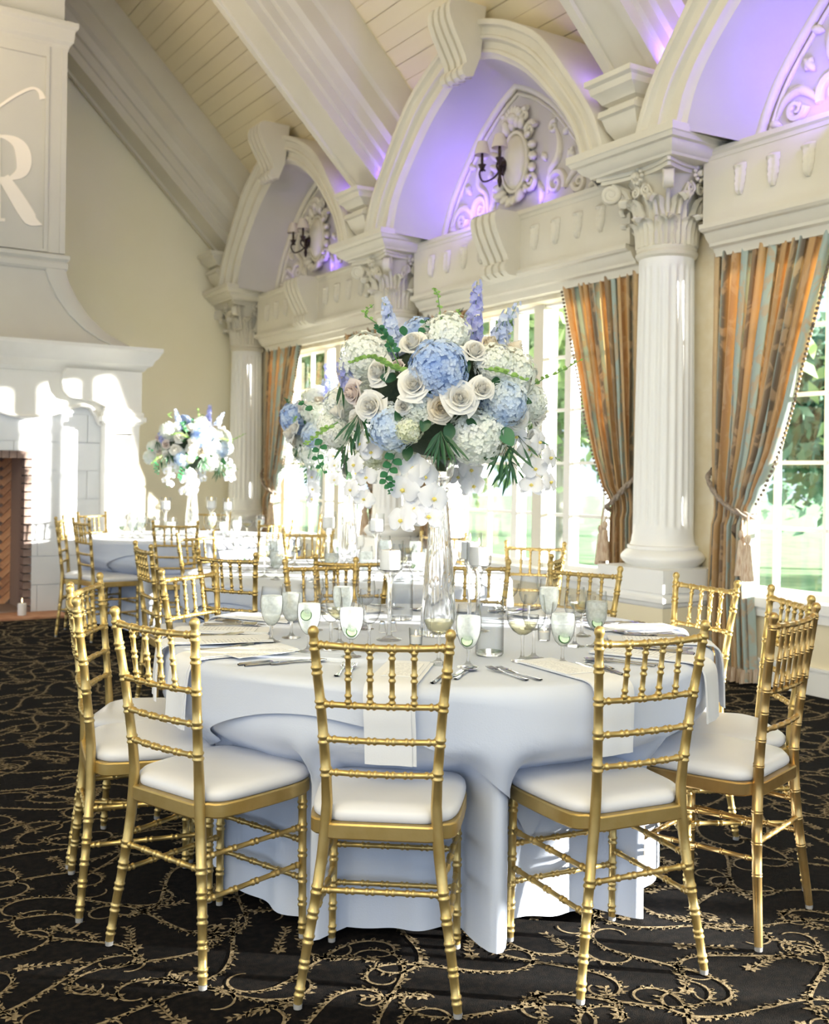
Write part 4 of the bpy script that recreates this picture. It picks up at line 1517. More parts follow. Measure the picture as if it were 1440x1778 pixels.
def tree(x, y, h, cr, label, mat_, seed, low=0.35, n=5200, leaf=0.19):
    rng = np.random.default_rng(seed)
    t = thing('garden_tree', label, 'tree', (x, y, -0.8), 0, 'trees beyond the windows')
    m = MB()
    pts = [(0, 0, 0), (0.05, 0.03, h * 0.25), (-0.06, 0.05, h * 0.5), (0.03, -0.04, h * 0.8)]
    tr = 0.018 * h + 0.05
    m.tube(catmull(pts, 4), [lerp(tr * 1.25, tr * 0.3, i / 12) for i in range(13)], 8)
    for k in range(5):
        a = k * 2.4 + seed
        z0 = h * (0.35 + 0.09 * k)
        m.tube([(0, 0, z0), (cr * 0.4 * cos(a), cr * 0.4 * sin(a), z0 + h * 0.1), (cr * 0.8 * cos(a), cr * 0.8 * sin(a), z0 + h * 0.22)], [tr * 0.45, tr * 0.3, tr * 0.1], 6)
    m.build('trunk', M['bark'], t, smooth=80)
    # crown of leaf blades clustered on boughs
    cl_ = rng.normal(size=(26, 3))
    cl_ /= np.linalg.norm(cl_, axis=1)[:, None]
    cl_ *= (rng.random(26) ** 0.4)[:, None]
    cl_ = cl_ * np.array([cr, cr, h * (1 - low) / 2]) * 0.8 + np.array([0, 0, h * (1 + low) / 2])
    c = cl_[rng.integers(0, 26, n)] + rng.normal(size=(n, 3)) * cr * 0.22
    d1 = rng.normal(size=(n, 3))
    d1 /= np.linalg.norm(d1, axis=1)[:, None]
    d2 = np.cross(d1, rng.normal(size=(n, 3)))
    d2 /= np.linalg.norm(d2, axis=1)[:, None]
    s_ = (leaf * (0.6 + 0.8 * rng.random(n)))[:, None]
    vs = np.stack([c - d1 * s_, c + d2 * s_ * 0.5, c + d1 * s_, c - d2 * s_ * 0.5], 1).reshape(-1, 3)
    fs = np.arange(4 * n).reshape(-1, 4)
    me = bpy.data.meshes.new('foliage')
    me.from_pydata(vs.tolist(), [], fs.tolist())
    me.materials.append(M[mat_])
    o = bpy.data.objects.new('foliage', me)
    COL.objects.link(o)
    o.parent = t
    o['kind'] = 'stuff'
    return t
TREES = [
    (11.5, 11.2, 7.5, 2.0, 'pale tree nearest the glass, seen left of the large column', 'foliage', 1, 0.30),
    (17.0, 20.0, 8.0, 2.6, 'bright green tree seen past the bouquet through the middle window', 'foliage', 2, 0.18),
    (22.5, 15.5, 7.0, 2.6, 'dark bushy tree low behind the middle window', 'foliage_dark', 3, 0.08),
    (16.5, 9.0, 6.5, 2.2, 'green tree at the right edge of the right-hand window', 'foliage', 4, 0.25),
    (26.0, 7.5, 7.0, 3.2, 'dark broad tree far behind the right-hand window', 'foliage_dark', 5, 0.06),
    (13.5, 25.5, 8.0, 2.3, 'tree seen through the glass just right of the second column', 'foliage', 6, 0.2),
    (30.0, 25.0, 9.0, 4.5, 'distant tree line clump behind the middle window', 'foliage_dark', 7, 0.05),
    (19.0, 31.0, 9.0, 3.8, 'distant tree behind the far window', 'foliage', 8, 0.15),
]
for tr_ in TREES:
    tree(*tr_[:7], low=tr_[7])

def sun_block_shrub(x, y, r, zc, label, seed):
    """added sun blocker: standard with two clipped balls in a stone planter"""
    rng = np.random.default_rng(seed)
    t = thing('sun_block_topiary', label, 'sun_block_shrub', (x, y, -0.3), 0, 'topiaries added to block the sun')
    MB().lathe([(0, 0), (0.17, 0), (0.22, 0.30), (0.24, 0.32), (0.22, 0.34), (0, 0.32)], 20).build('planter', M['patio'], t)
    MB().tube([(0, 0, 0.3), (0.02, 0.01, 0.9), (0, 0, zc), (0, 0, zc + 1.1)], [0.035, 0.03, 0.025, 0.015], 7).build('trunk', M['bark'], t)
    n = 9000
    d = rng.normal(size=(n, 3))
    d /= np.linalg.norm(d, axis=1)[:, None]
    c = d * (rng.random(n) ** 0.4)[:, None] * r + np.array([0, 0, zc])
    k_ = int(n * 0.76)
    c[k_:] = c[k_:] * np.array([1.3, 1.3, 1.3]) + np.array([0, 0, 1.12 - 0.3 * zc])
    d1 = rng.normal(size=(n, 3))
    d1 /= np.linalg.norm(d1, axis=1)[:, None]
    d2 = np.cross(d1, rng.normal(size=(n, 3)))
    d2 /= np.linalg.norm(d2, axis=1)[:, None]
    s_ = (0.055 * (0.6 + 0.8 * rng.random(n)))[:, None]
    vs = np.stack([c - d1 * s_, c + d2 * s_ * 0.5, c + d1 * s_, c - d2 * s_ * 0.5], 1).reshape(-1, 3)
    me = bpy.data.meshes.new('foliage')
    me.from_pydata(vs.tolist(), [], np.arange(4 * n).reshape(-1, 4).tolist())
    me.materials.append(M['leaf'])
    o = bpy.data.objects.new('foliage', me)
    COL.objects.link(o)
    o.parent = t
    o['kind'] = 'stuff'
sun_block_shrub(8.9, -2.72, 0.42, 2.17, 'two-ball topiary added out of frame to block the sun, nearer the middle window', 3)  # unseen topiaries, added to keep low sun off the near table and bouquet
sun_block_shrub(8.9, -3.52, 0.42, 2.17, 'two-ball topiary added out of frame to block the sun, farther along', 4)
# ================================================================== gold ballroom chairs
def bamboo(m, pts, rad, rings, seg=8, rh=0.0028, rw=0.0055, gap=0.0075, cap0=True, dome=False):
    """tube with turned rings; rings = distances (fractions of length) of ring pairs"""
    P = [Vector(p) for p in pts]
    ds = [0.0]
    for a, b in zip(P[:-1], P[1:]):
        ds.append(ds[-1] + (b - a).length)
    Lt = ds[-1]
    if not hasattr(rad, '__len__'):
        rad = [rad] * len(P)
    st = set(ds)
    cen = []
    for f in rings:
        s0 = f * Lt
        for sg in ((-1, 1) if gap > 0 else (0,)):
            c = s0 + sg * gap
            if rw * 1.05 < c < Lt - rw * 1.05:
                cen.append(c)
                st.update((c - rw, c - rw * 0.5, c, c + rw * 0.5, c + rw))
    if dome:
        e = rad[-1] * 1.25
        st.update((Lt - 2.6 * e, Lt - 2.2 * e, Lt - 1.8 * e, Lt - 1.2 * e, Lt - 0.6 * e, Lt - 0.25 * e, Lt - 0.06 * e))
    st = sorted(st)
    out, rr = [], []
    for s in st:
        i = max(k for k in range(len(ds)) if ds[k] <= s + 1e-9)
        i = min(i, len(P) - 2)
        f = (s - ds[i]) / max(1e-9, ds[i + 1] - ds[i])
        out.append(P[i].lerp(P[i + 1], f))
        r = lerp(rad[i], rad[i + 1], f)
        for c in cen:
            d = abs(s - c)
            if d < rw:
                r += rh * (1 - (d / rw) ** 2)
        if dome:
            u = (Lt - s) / e
            if u < 1.6:
                r = e * sqrt(max(0.03, 1 - max(0, (0.95 - u)) ** 2)) if u < 0.95 else e
            elif u < 2.4:
                r = rad[-1] * 0.92
        rr.append(r)
    m.tube(out, rr, seg)
    return m

POST = [(0.197, -0.215, 0.012), (0.182, -0.205, 0.12), (0.170, -0.197, 0.20), (0.157, -0.190, 0.285), (0.146, -0.185, 0.37), (0.139, -0.184, 0.44), (0.136, -0.184, 0.50), (0.138, -0.190, 0.57),
        (0.144, -0.200, 0.660), (0.151, -0.210, 0.75), (0.160, -0.222, 0.835), (0.169, -0.235, 0.945)]
PRAD = [0.0112, 0.0120, 0.0128, 0.0138, 0.0144, 0.0148, 0.0142, 0.0132, 0.0126, 0.0122, 0.0118, 0.0112]
def post_at(z):
    zs = [p[2] for p in POST]
    return Vector((interp(z, zs, [p[0] for p in POST]), interp(z, zs, [p[1] for p in POST]), z))
SEAT = [(0, -0.198), (0.118, -0.198), (0.132, -0.194), (0.142, -0.178), (0.152, -0.166), (0.170, -0.160), (0.184, -0.142), (0.192, -0.09), (0.198, 0.0), (0.201, 0.09), (0.196, 0.15), (0.180, 0.183), (0.14, 0.198), (0.07, 0.205), (0, 0.207)]
def make_chair(style=0):
    t = thing('chiavari_chair', '', 'chair', (0, 0, 0), 0, 'gold ballroom chairs')
    G = M['gold'] if style == 0 else M['bronze']
    rk = dict(rh=0.0028, rw=0.0055, gap=0.0075) if style == 0 else dict(rh=0.0016, rw=0.0028, gap=0.0036)
    zr = [0.578, 0.662, 0.750, 0.895] if style == 0 else [0.60, 0.71, 0.90]
    ring_z = [0.04, 0.105, 0.165, 0.225, 0.285, 0.578, 0.662, 0.75, 0.835, 0.895] if style == 0 else [0.20, 0.285, 0.37, 0.50, 0.575, 0.655, 0.72, 0.81, 0.90]
    for sd in (1, -1):
        pts = [(sd * p[0], p[1], p[2]) for p in POST]
        P = [Vector(p) for p in pts]
        ds = [0.0]
        for a, b in zip(P[:-1], P[1:]):
            ds.append(ds[-1] + (b - a).length)
        fr = [interp(z, [p[2] for p in POST], ds) / ds[-1] for z in ring_z]
        m = MB()
        bamboo(m, pts, [r * (1.0 if style == 0 else 1.08) for r in PRAD], fr, seg=10, dome=True, **rk)
        o = m.build('back_post', G, t, smooth=50)
        g = MB().lathe([(0, 0), (0.0110, 0), (0.0118, 0.012), (0, 0.0125)], 10, (sd * 0.197, -0.215, 0)).build('glide', M['glide'], o)
    for sd in (1, -1):
        m = MB()
        bamboo(m, [(sd * 0.176, 0.166, 0.012), (sd * 0.174, 0.165, 0.20), (sd * 0.172, 0.163, 0.418)], [0.0108, 0.0115, 0.0122], [0.06, 0.22, 0.38, 0.56, 0.74, 0.9], seg=10, **rk)
        o = m.build('front_leg', G, t, smooth=50)
        MB().lathe([(0, 0), (0.0105, 0), (0.0112, 0.012), (0, 0.0125)], 10, (sd * 0.176, 0.166, 0)).build('glide', M['glide'], o)
    out = SEAT + [(-a, b) for a, b in reversed(SEAT[1:-1])]
    m = MB()
    rows = []
    for z, s in ((0.413, 0.985), (0.417, 1.0), (0.448, 1.0), (0.452, 0.985)):
        rows.append([(a * s, b * s, z) for a, b in out] + [(out[0][0] * s, out[0][1] * s, z)])
    m.ribbon(rows)
    m.add([(a * 0.985, b * 0.985, 0.452) for a, b in out], [tuple(range(len(out)))])
    m.add([(a * 0.985, b * 0.985, 0.413) for a, b in out], [tuple(range(len(out) - 1, -1, -1))])
    m.build('seat_frame', G, t, smooth=35)
    m = MB()
    rows = []
    co = [(a * 0.985, max(b, -0.183) if abs(a) < 0.15 else b * 0.985) for a, b in SEAT]
    co = [(0, -0.180), (0.10, -0.180), (0.125, -0.172), (0.150, -0.156), (0.172, -0.135), (0.186, -0.09), (0.194, 0.0), (0.198, 0.09), (0.193, 0.15), (0.176, 0.184), (0.14, 0.199), (0.07, 0.206), (0, 0.208)]
    co = [(p.x, p.y) for p in catmull([(a, b, 0) for a, b in co], 3)]
    co = co + [(-a, b) for a, b in reversed(co[1:-1])]
    for z, s in ((0.4525, 0.975), (0.457, 0.998), (0.466, 1.006), (0.476, 0.995), (0.485, 0.95), (0.491, 0.86), (0.495, 0.68), (0.4975, 0.4), (0.498, 0.05)):
        rows.append([(a * s, b * s, z) for a, b in co] + [(co[0][0] * s, co[0][1] * s, z)])
    m.ribbon(rows)
    m.add(rows[-1][:-1], [tuple(range(len(co)))])
    m.build('cushion', M['vinyl'], t, smooth=80)
    for k, z in enumerate(zr):
        p = post_at(z)
        top = k == len(zr) - 1
        bow = 0.012
        m = MB()
        pts = [(p.x * u, p.y - bow * (1 - u * u), z + (0.004 * (u * u) if top else 0)) for u in (-1, -0.6, -0.2, 0.2, 0.6, 1)]
        bamboo(m, pts, 0.0088 if top else 0.0076, [0.07, 0.26, 0.42, 0.58, 0.74, 0.93] if style == 0 else [0.08, 0.25, 0.42, 0.58, 0.75, 0.92], seg=8, **rk)
        m.build('top_rail' if top else 'back_rail', G, t, smooth=50)
    nsp = 4 if style == 0 else 6
    for k in range(nsp):
        x = (k - (nsp - 1) / 2) * (0.054 if style == 0 else 0.044)
        zb = zr[-2]
        p0, p1 = post_at(zb), post_at(zr[-1])
        m = MB()
        bamboo(m, [(x, p0.y - 0.011, zb), (x, p1.y - 0.011, zr[-1])], 0.0066, [0.12, 0.5, 0.88], seg=8, **rk)
        m.build('spindle', G, t, smooth=50)
    for z in ((0.275, 0.168) if style == 0 else (0.30, 0.22)):
        m = MB()
        bamboo(m, [(-0.173, 0.165, z), (0.173, 0.165, z)], 0.0072, [0.07, 0.26, 0.42, 0.58, 0.74, 0.93], seg=8, **rk)
        m.build('front_stretcher', G, t, smooth=50)
    for sd in (1, -1):
        for z in ((0.315, 0.21) if style == 0 else (0.34, 0.24)):
            p = post_at(z)
            m = MB()
            bamboo(m, [(sd * p.x, p.y, z), (sd * 0.173, 0.165, z)], 0.0072, [0.08, 0.29, 0.5, 0.71, 0.92], seg=8, **rk)
            m.build('side_stretcher', G, t, smooth=50)
    p = post_at(0.285)
    m = MB()
    bamboo(m, [(-p.x, p.y, 0.285), (p.x, p.y, 0.285)], 0.0074, [0.07, 0.26, 0.42, 0.58, 0.74, 0.93], seg=8, **rk)
    m.build('back_stretcher', G, t, smooth=50)
    return t

def polar(T, deg, r):
    """point at an angle from the side of the table that faces the camera, positive to the right"""
    a = radians(deg)
    dx, dy = sin(a) * r, -cos(a) * r
    return (T[0] + dx * cos(TH) + dy * sin(TH), T[1] - dx * sin(TH) + dy * cos(TH))
def heading(deg):
    """z rotation of an object whose +y looks from the rim at this angle to the table centre"""
    a = radians(deg)
    dx, dy = -sin(a), cos(a)
    wx, wy = dx * cos(TH) + dy * sin(TH), -dx * sin(TH) + dy * cos(TH)
    return atan2(wy, wx) - pi / 2

T1 = c2w(0.09, 3.72)
T3 = c2w(-0.37, 6.05)
T2 = c2w(-1.915, 9.20)
CH1 = [
    (-9.1, 0.912, -5, 0, 'gold chair at front centre, back to the camera, white cushion'),
    (29, 0.885, 25.5, 0, 'gold chair at front right of the near table, turned left to the cloth'),
    (62, 0.965, 50, 1, 'darker bronze-gold chair at the right edge with thin paired rings and six spindles'),
    (83, 0.965, 93, 0, 'gold chair behind the bronze one at the right edge of the near table'),
    (107, 0.86, 117, 0, 'gold chair in front of the large column pedestal and curtain'),
    (143, 0.84, 143, 0, 'gold chair on the window side of the near table, left of the pedestal'),
    (171, 0.86, 171, 0, 'gold chair at the far side of the near table, directly behind its glass vase'),
    (207, 0.86, 207, 0, 'gold chair at the far side of the near table, left of the vase'),
    (243, 0.86, 243, 0, 'sunlit gold chair at the far left of the near table, its front to the camera'),
    (270, 1.0, 270, 0, 'gold chair left of the near table, its sunlit rail facing right'),
    (291, 0.985, 291, 0, 'gold chair at the left seen edge-on, just behind the front left chair'),
    (318.6, 0.955, 321.5, 0, 'gold chair at front left of the near table, back and seat towards the camera'),
]
CH3 = [
    (-65, 0.92, -62, 'gold chair seen edge-on at the left of the middle table'),
    (-27, 0.90, -27, 'gold chair at front left of the middle table, back to the camera'),
    (4, 0.90, 6, 'gold chair at front of the middle table, right behind the near table'),
    (52, 1.10, 72, 'sunlit gold chair at the right of the middle table by the window mullion'),
    (82, 1.02, 165, 'gold chair behind the sunlit one at the right of the middle table'),
    (150, 0.90, 150, 'gold chair on the window side of the middle table'),
    (197, 0.92, 197, 'gold chair at the far side of the middle table against the bright window'),
    (240, 0.90, 240, 'gold chair at far left of the middle table with a glaring white post'),
]
CH2 = [
    (-50, 0.92, -82, 'leftmost gold chair of the far table, edge-on next to the fireplace'),
    (-32, 0.92, -52, 'gold chair of the far table, seat turned right, before the stone surround'),
    (6, 0.92, 4, 'gold chair at front of the far table, back to the camera'),
    (46, 0.92, 46, 'gold chair at the right of the far table with a white-lit post'),
    (105, 0.92, 105, 'gold chair of the far table by the corner column'),
    (182, 0.92, 182, 'gold chair at the far side of the far table against the cream wall'),
    (248, 0.86, 240, 'gold chair between the far table and the fireplace leg'),
]
chA = make_chair(0)
chB = make_chair(1)
usedA = [False]
def place_chair(T, deg, r, hd, style, label, group):
    x, y = polar(T, deg, r)
    if style == 1:
        o = chB
    elif not usedA[0]:
        o = chA
        usedA[0] = True
    else:
        o = dup(chA)
    o.location = (x, y, 0.002)
    o.rotation_euler = (0, 0, heading(hd))
    o['label'] = label
    o['group'] = group
for a, r, h, s_, l in CH1:
    place_chair(T1, a, r, h, s_, l, 'gold chairs around the near table')
for a, r, h, l in CH3:
    place_chair(T3, a, r, h, 0, l, 'gold chairs around the middle table')
for a, r, h, l in CH2:
    place_chair(T2, a, r, h, 0, l, 'gold chairs around the far table')

# ================================================================== tables and linen
RT = 0.90
def smooth01(x):
    x = max(0.0, min(1.0, x))
    return x * x * (3 - 2 * x)
def wrapdeg(a):
    return (a + 180) % 360 - 180
def round_table(T, chairs, where, seed, corner):
    tb = thing('banquet_table', 'round banquet table hidden under white linen, %s' % where, 'table', (T[0], T[1], 0), 0, 'round banquet tables')
    MB().lathe([(0, 0.725), (RT - 0.01, 0.725), (RT, 0.735), (RT, 0.748), (RT - 0.008, 0.755), (0, 0.755)], 64).build('tabletop', M['dado'], tb)
    m = MB()
    for k in range(4):
        a = k * pi / 2 + 0.4
        m = MB().tube([(0.42 * cos(a), 0.42 * sin(a), 0.725), (0.5 * cos(a), 0.5 * sin(a), 0.0)], 0.016, 8)
        m.build('leg', M['iron'], tb)
    rng = random.Random(seed)
    ph = [rng.uniform(0, 2 * pi) for _ in range(6)]
    def rad(adeg, z):
        """radius of the hanging cloth; adeg is the table angle used for the chairs"""
        t = smooth01((0.755 - z) / 0.75)
        a = radians(adeg)
        fold = 0.6 * cos(20 * a + ph[0] + 0.8 * sin(3 * a + ph[1])) + 0.30 * cos(31 * a + ph[2] + 0.9 * sin(2 * a)) + 0.15 * cos(9 * a + ph[3])
        # between two seats the cloth swells out in a rounded lobe
        dl = min(((adeg - ca[0]) % 360, ca) for ca in chairs)
        dr = min(((ca[0] - adeg) % 360, ca) for ca in chairs)
        gap = dl[0] + dr[0]
        dn, near = min(dl, dr)
        edge = lerp(dl[1][1], dr[1][1], smooth01(dl[0] / max(1e-6, gap))) - 0.19
        b0_ = 14.8 * 0.67 / (edge + 0.02)
        b = sin(pi / 2 * max(0.0, min(1.0, (dn - b0_) / max(2.5, gap / 2 - b0_)))) * min(1.0, 0.35 + max(0.0, gap - 24) / 30)
        push = max(0.0, RT + 0.035 - edge) * (1 - b)
        pz = smooth01((0.60 - z) / 0.15)
        r = RT + 0.012 + 0.042 * fold * (t ** 0.9) * (1 - 0.65 * min(1, push / 0.2)) + 0.005 * t - push * pz
        return r
    def pt(adeg, r, z):
        x, y = polar((0, 0), adeg, r)
        return (x, y, z)
    NA = 300
    m = MB()
    rows = []
    for r, z in ((0.02, 0.7575), (0.5, 0.7575), (RT - 0.03, 0.7575), (RT - 0.006, 0.7570), (RT + 0.006, 0.752)):
        rows.append([pt(360 * k / NA, r, z) for k in range(NA + 1)])
    for j in range(1, 25):
        z = 0.750 - (0.750 - 0.022) * j / 24
        row = []
        for k in range(NA + 1):
            ad = 360 * (k % NA) / NA
            zz = z + (0.020 * (0.5 + 0.5 * sin(5 * radians(ad) + ph[4])) * smooth01((0.3 - z) / 0.3))
            row.append(pt(ad, rad(ad, z), zz))
        rows.append(row)
    m.ribbon(rows)
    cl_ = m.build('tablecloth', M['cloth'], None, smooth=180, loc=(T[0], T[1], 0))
    tag(cl_, 'white floor-length tablecloth falling in folds on %s' % where, 'tablecloth', 'white floor-length tablecloths')
    # square top cloth
    HS = 0.985
    def drop(ad):
        d = wrapdeg((ad - corner + 45) % 90 - 45)
        dist = HS * sqrt(2) / (cos(radians(abs(d))) + sin(radians(abs(d))))
        return max(0.05, dist - RT)
    m = MB()
    rows = []
    for r, z in ((0.02, 0.7600), (0.5, 0.7600), (RT - 0.03, 0.7600), (RT - 0.004, 0.7596), (RT + 0.012, 0.754)):
        rows.append([pt(360 * k / NA, r, z) for k in range(NA + 1)])
    for j in range(1, 13):
        row = []
        for k in range(NA + 1):
            ad = 360 * (k % NA) / NA
            D = drop(ad)
            z = 0.752 - D * j / 12
            base = rad(ad, max(z, 0.05))
            out_ = base + 0.017
            fl = 0.010 * (j / 12) * cos(11 * radians(ad) + ph[5]) * (1 - smooth01((0.62 - z) / 0.1))
            row.append(pt(ad, out_ + max(-0.004, fl), z))
        rows.append(row)
    m.ribbon(rows)
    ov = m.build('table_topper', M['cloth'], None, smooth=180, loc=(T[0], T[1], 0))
    tag(ov, 'square white top cloth with hanging corners laid over %s' % where, 'tablecloth', 'square white top cloths')
round_table(T1, CH1, 'the near table', 4, 22)
round_table(T3, CH3, 'the middle table', 9, 10)
round_table(T2, CH2, 'the far table', 15, 35)
ZT1 = 0.7605

# ================================================================== place settings of the near table
def napkin_mesh(hang, seed):
    rng = random.Random(seed)
    m = MB()
    hw = 0.068
    path = [(0.585, ZT1 + 0.004), (0.70, ZT1 + 0.004), (0.85, ZT1 + 0.004), (0.905, ZT1 + 0.004), (0.935, ZT1 - 0.004), (0.951, ZT1 - 0.03), (0.957, ZT1 - 0.10), (0.959, ZT1 - hang)]
    path = [(p.y, p.z) for p in catmull([(0, a, b) for a, b in path], 3)]
    for lay, (dx, dz, w_) in enumerate(((0, 0, 1.0), (0.006, 0.0025, 0.93))):
        rows_t, rows_b = [], []
        n = len(path)
        for i, (r, z) in enumerate(path):
            a = path[max(0, i - 1)]
            b = path[min(n - 1, i + 1)]
            tx, tz = b[0] - a[0], b[1] - a[1]
            l = sqrt(tx * tx + tz * tz)
            nx, nz = -tz / l, tx / l
            if nz < -0.5:
                nx, nz = -nx, -nz
            nx, nz = abs(nx), abs(nz)
            skew = 0.010 * smooth01((i - n * 0.6) / (n * 0.4)) * (1 if seed % 2 else -1)
            row = []
            for k in range(7):
                u = k / 6 * 2 - 1
                wv = 0.003 * sin(u * 4 + seed) * smooth01((i - n * 0.6) / (n * 0.4))
                d = lay * 0.003 + wv
                row.append((dx + skew + u * hw * w_, r + nx * d, z + nz * d))
            rows_t.append(row)
            rows_b.append([(p[0], p[1] + nx * 0.0022, p[2] + nz * 0.0022) for p in row])
        m.ribbon(rows_t)
        m.ribbon(rows_b)
        for e in (0, -1):
            m.ribbon([[r_[e] for r_ in rows_t], [r_[e] for r_ in rows_b]])
        m.ribbon([rows_t[-1], rows_b[-1]])
    return m
def card_mat():
    m = pmat('printed_menu_card', (0.90, 0.90, 0.90), 0.6)
    N, L = m.node_tree.nodes, m.node_tree.links
    tc = N.new('ShaderNodeTexCoord')
    sp = N.new('ShaderNodeSeparateXYZ')
    L.new(tc.outputs['Object'], sp.inputs[0])
    wv = N.new('ShaderNodeMath')
    wv.operation = 'MULTIPLY'
    wv.inputs[1].default_value = 75
    L.new(sp.outputs[1], wv.inputs[0])
    fr = N.new('ShaderNodeMath')
    fr.operation = 'FRACT'
    L.new(wv.outputs[0], fr.inputs[0])
    g = N.new('ShaderNodeMath')
    g.operation = 'GREATER_THAN'
    g.inputs[1].default_value = 0.72
    L.new(fr.outputs[0], g.inputs[0])
    n = N.new('ShaderNodeTexNoise')
    n.inputs['Scale'].default_value = 160
    L.new(tc.outputs['Object'], n.inputs['Vector'])
    g2 = N.new('ShaderNodeMath')
    g2.operation = 'GREATER_THAN'
    g2.inputs[1].default_value = 0.48
    L.new(n.outputs[0], g2.inputs[0])
    ab = N.new('ShaderNodeMath')
    ab.operation = 'ABSOLUTE'
    L.new(sp.outputs[0], ab.inputs[0])
    ls = N.new('ShaderNodeMath')
    ls.operation = 'LESS_THAN'
    ls.inputs[1].default_value = 0.036
    L.new(ab.outputs[0], ls.inputs[0])
    mm = N.new('ShaderNodeMath')
    mm.operation = 'MULTIPLY'
    L.new(g.outputs[0], mm.inputs[0])
    L.new(g2.outputs[0], mm.inputs[1])
    m2 = N.new('ShaderNodeMath')
    m2.operation = 'MULTIPLY'
    L.new(mm.outputs[0], m2.inputs[0])
    L.new(ls.outputs[0], m2.inputs[1])
    mx = N.new('ShaderNodeMix')
    mx.data_type = 'RGBA'
    L.new(m2.outputs[0], mx.inputs['Factor'])
    mx.inputs['A'].default_value = (0.90, 0.90, 0.90, 1)
    mx.inputs['B'].default_value = (0.55, 0.56, 0.60, 1)
    L.new(mx.outputs['Result'], N['Principled BSDF'].inputs['Base Color'])
    return m
M['print'] = card_mat()

def fork_mesh():
    m = MB()
    # handle towards +y, tines towards -y
    prof = [(0.095, 0.0075), (0.085, 0.0085), (0.06, 0.0055), (0.02, 0.0032), (-0.02, 0.0030), (-0.035, 0.0045), (-0.045, 0.0105), (-0.052, 0.0118)]
    rows = []
    for y, w_ in prof:
        z = 0.004 + 0.004 * max(0, -y - 0.01) / 0.04
        rows.append([(-w_, y, z), (-w_ * 0.6, y, z + 0.002), (w_ * 0.6, y, z + 0.002), (w_, y, z), (w_ * 0.5, y, z - 0.0015), (-w_ * 0.5, y, z - 0.0015), (-w_, y, z)])
    m.ribbon(rows)
    for k in range(4):
        x = (k - 1.5) * 0.0062
        m.tube([(x, -0.050, 0.0085), (x, -0.075, 0.0075), (x * 0.96, -0.098, 0.0105)], [0.0021, 0.0017, 0.0009], 5)
    return m
def knife_mesh():
    m = MB()
    rows = []
    for y, w_, h in ((0.12, 0.006, 0.003), (0.115, 0.0085, 0.004), (0.08, 0.0065, 0.004), (0.02, 0.0055, 0.004), (0.012, 0.0045, 0.003), (0.008, 0.008, 0.0014), (-0.05, 0.0095, 0.0012), (-0.09, 0.0085, 0.0010), (-0.108, 0.004, 0.0008), (-0.112, 0.0008, 0.0006)):
        rows.append([(-w_, y, h), (0, y, h * 2), (w_, y, h), (0, y, 0.0006), (-w_, y, h)])
    m.ribbon(rows)
    return m
def spoon_mesh():
    m = MB()
    rows = []
    for y, w_ in ((0.09, 0.0075), (0.08, 0.0085), (0.05, 0.005), (0.0, 0.003), (-0.03, 0.0035)):
        rows.append([(-w_, y, 0.004), (0, y, 0.006), (w_, y, 0.004), (0, y, 0.002), (-w_, y, 0.004)])
    m.ribbon(rows)
    def bowl(u, v):
        y = -0.03 - 0.055 * v
        w_ = 0.0205 * sqrt(max(0.0, 1 - (v * 2 - 1) ** 2)) + 0.001
        a = (u * 2 - 1)
        return (a * w_, y, 0.008 - 0.0065 * (1 - a * a) * sin(pi * v))
    m.grid(bowl, 8, 10)
    return m
fork_me = fork_mesh().mesh('fork', M['steel'], 50)
knife_me = knife_mesh().mesh('knife', M['steel'], 50)
spoon_me = spoon_mesh().mesh('spoon', M['steel'], 50)
SEATS = {-9: 'the front centre chair', 27: 'the front right chair', 59: 'the bronze-gold chair at right', 83: 'the chair behind the bronze-gold one', 107: 'the chair before the column pedestal', 143: 'the window-side chair left of the pedestal',
         171: 'the far chair behind the vase', 207: 'the far chair left of the vase', 243: 'the sunlit far left chair', 270: 'the left chair with the sunlit rail', 291: 'the edge-on left chair', 311: 'the front left chair'}
rng = random.Random(21)
card_me = MB().box(-0.045, 0.045, -0.10, 0.10, 0, 0.0016).mesh('menu_card', M['print'], 0)
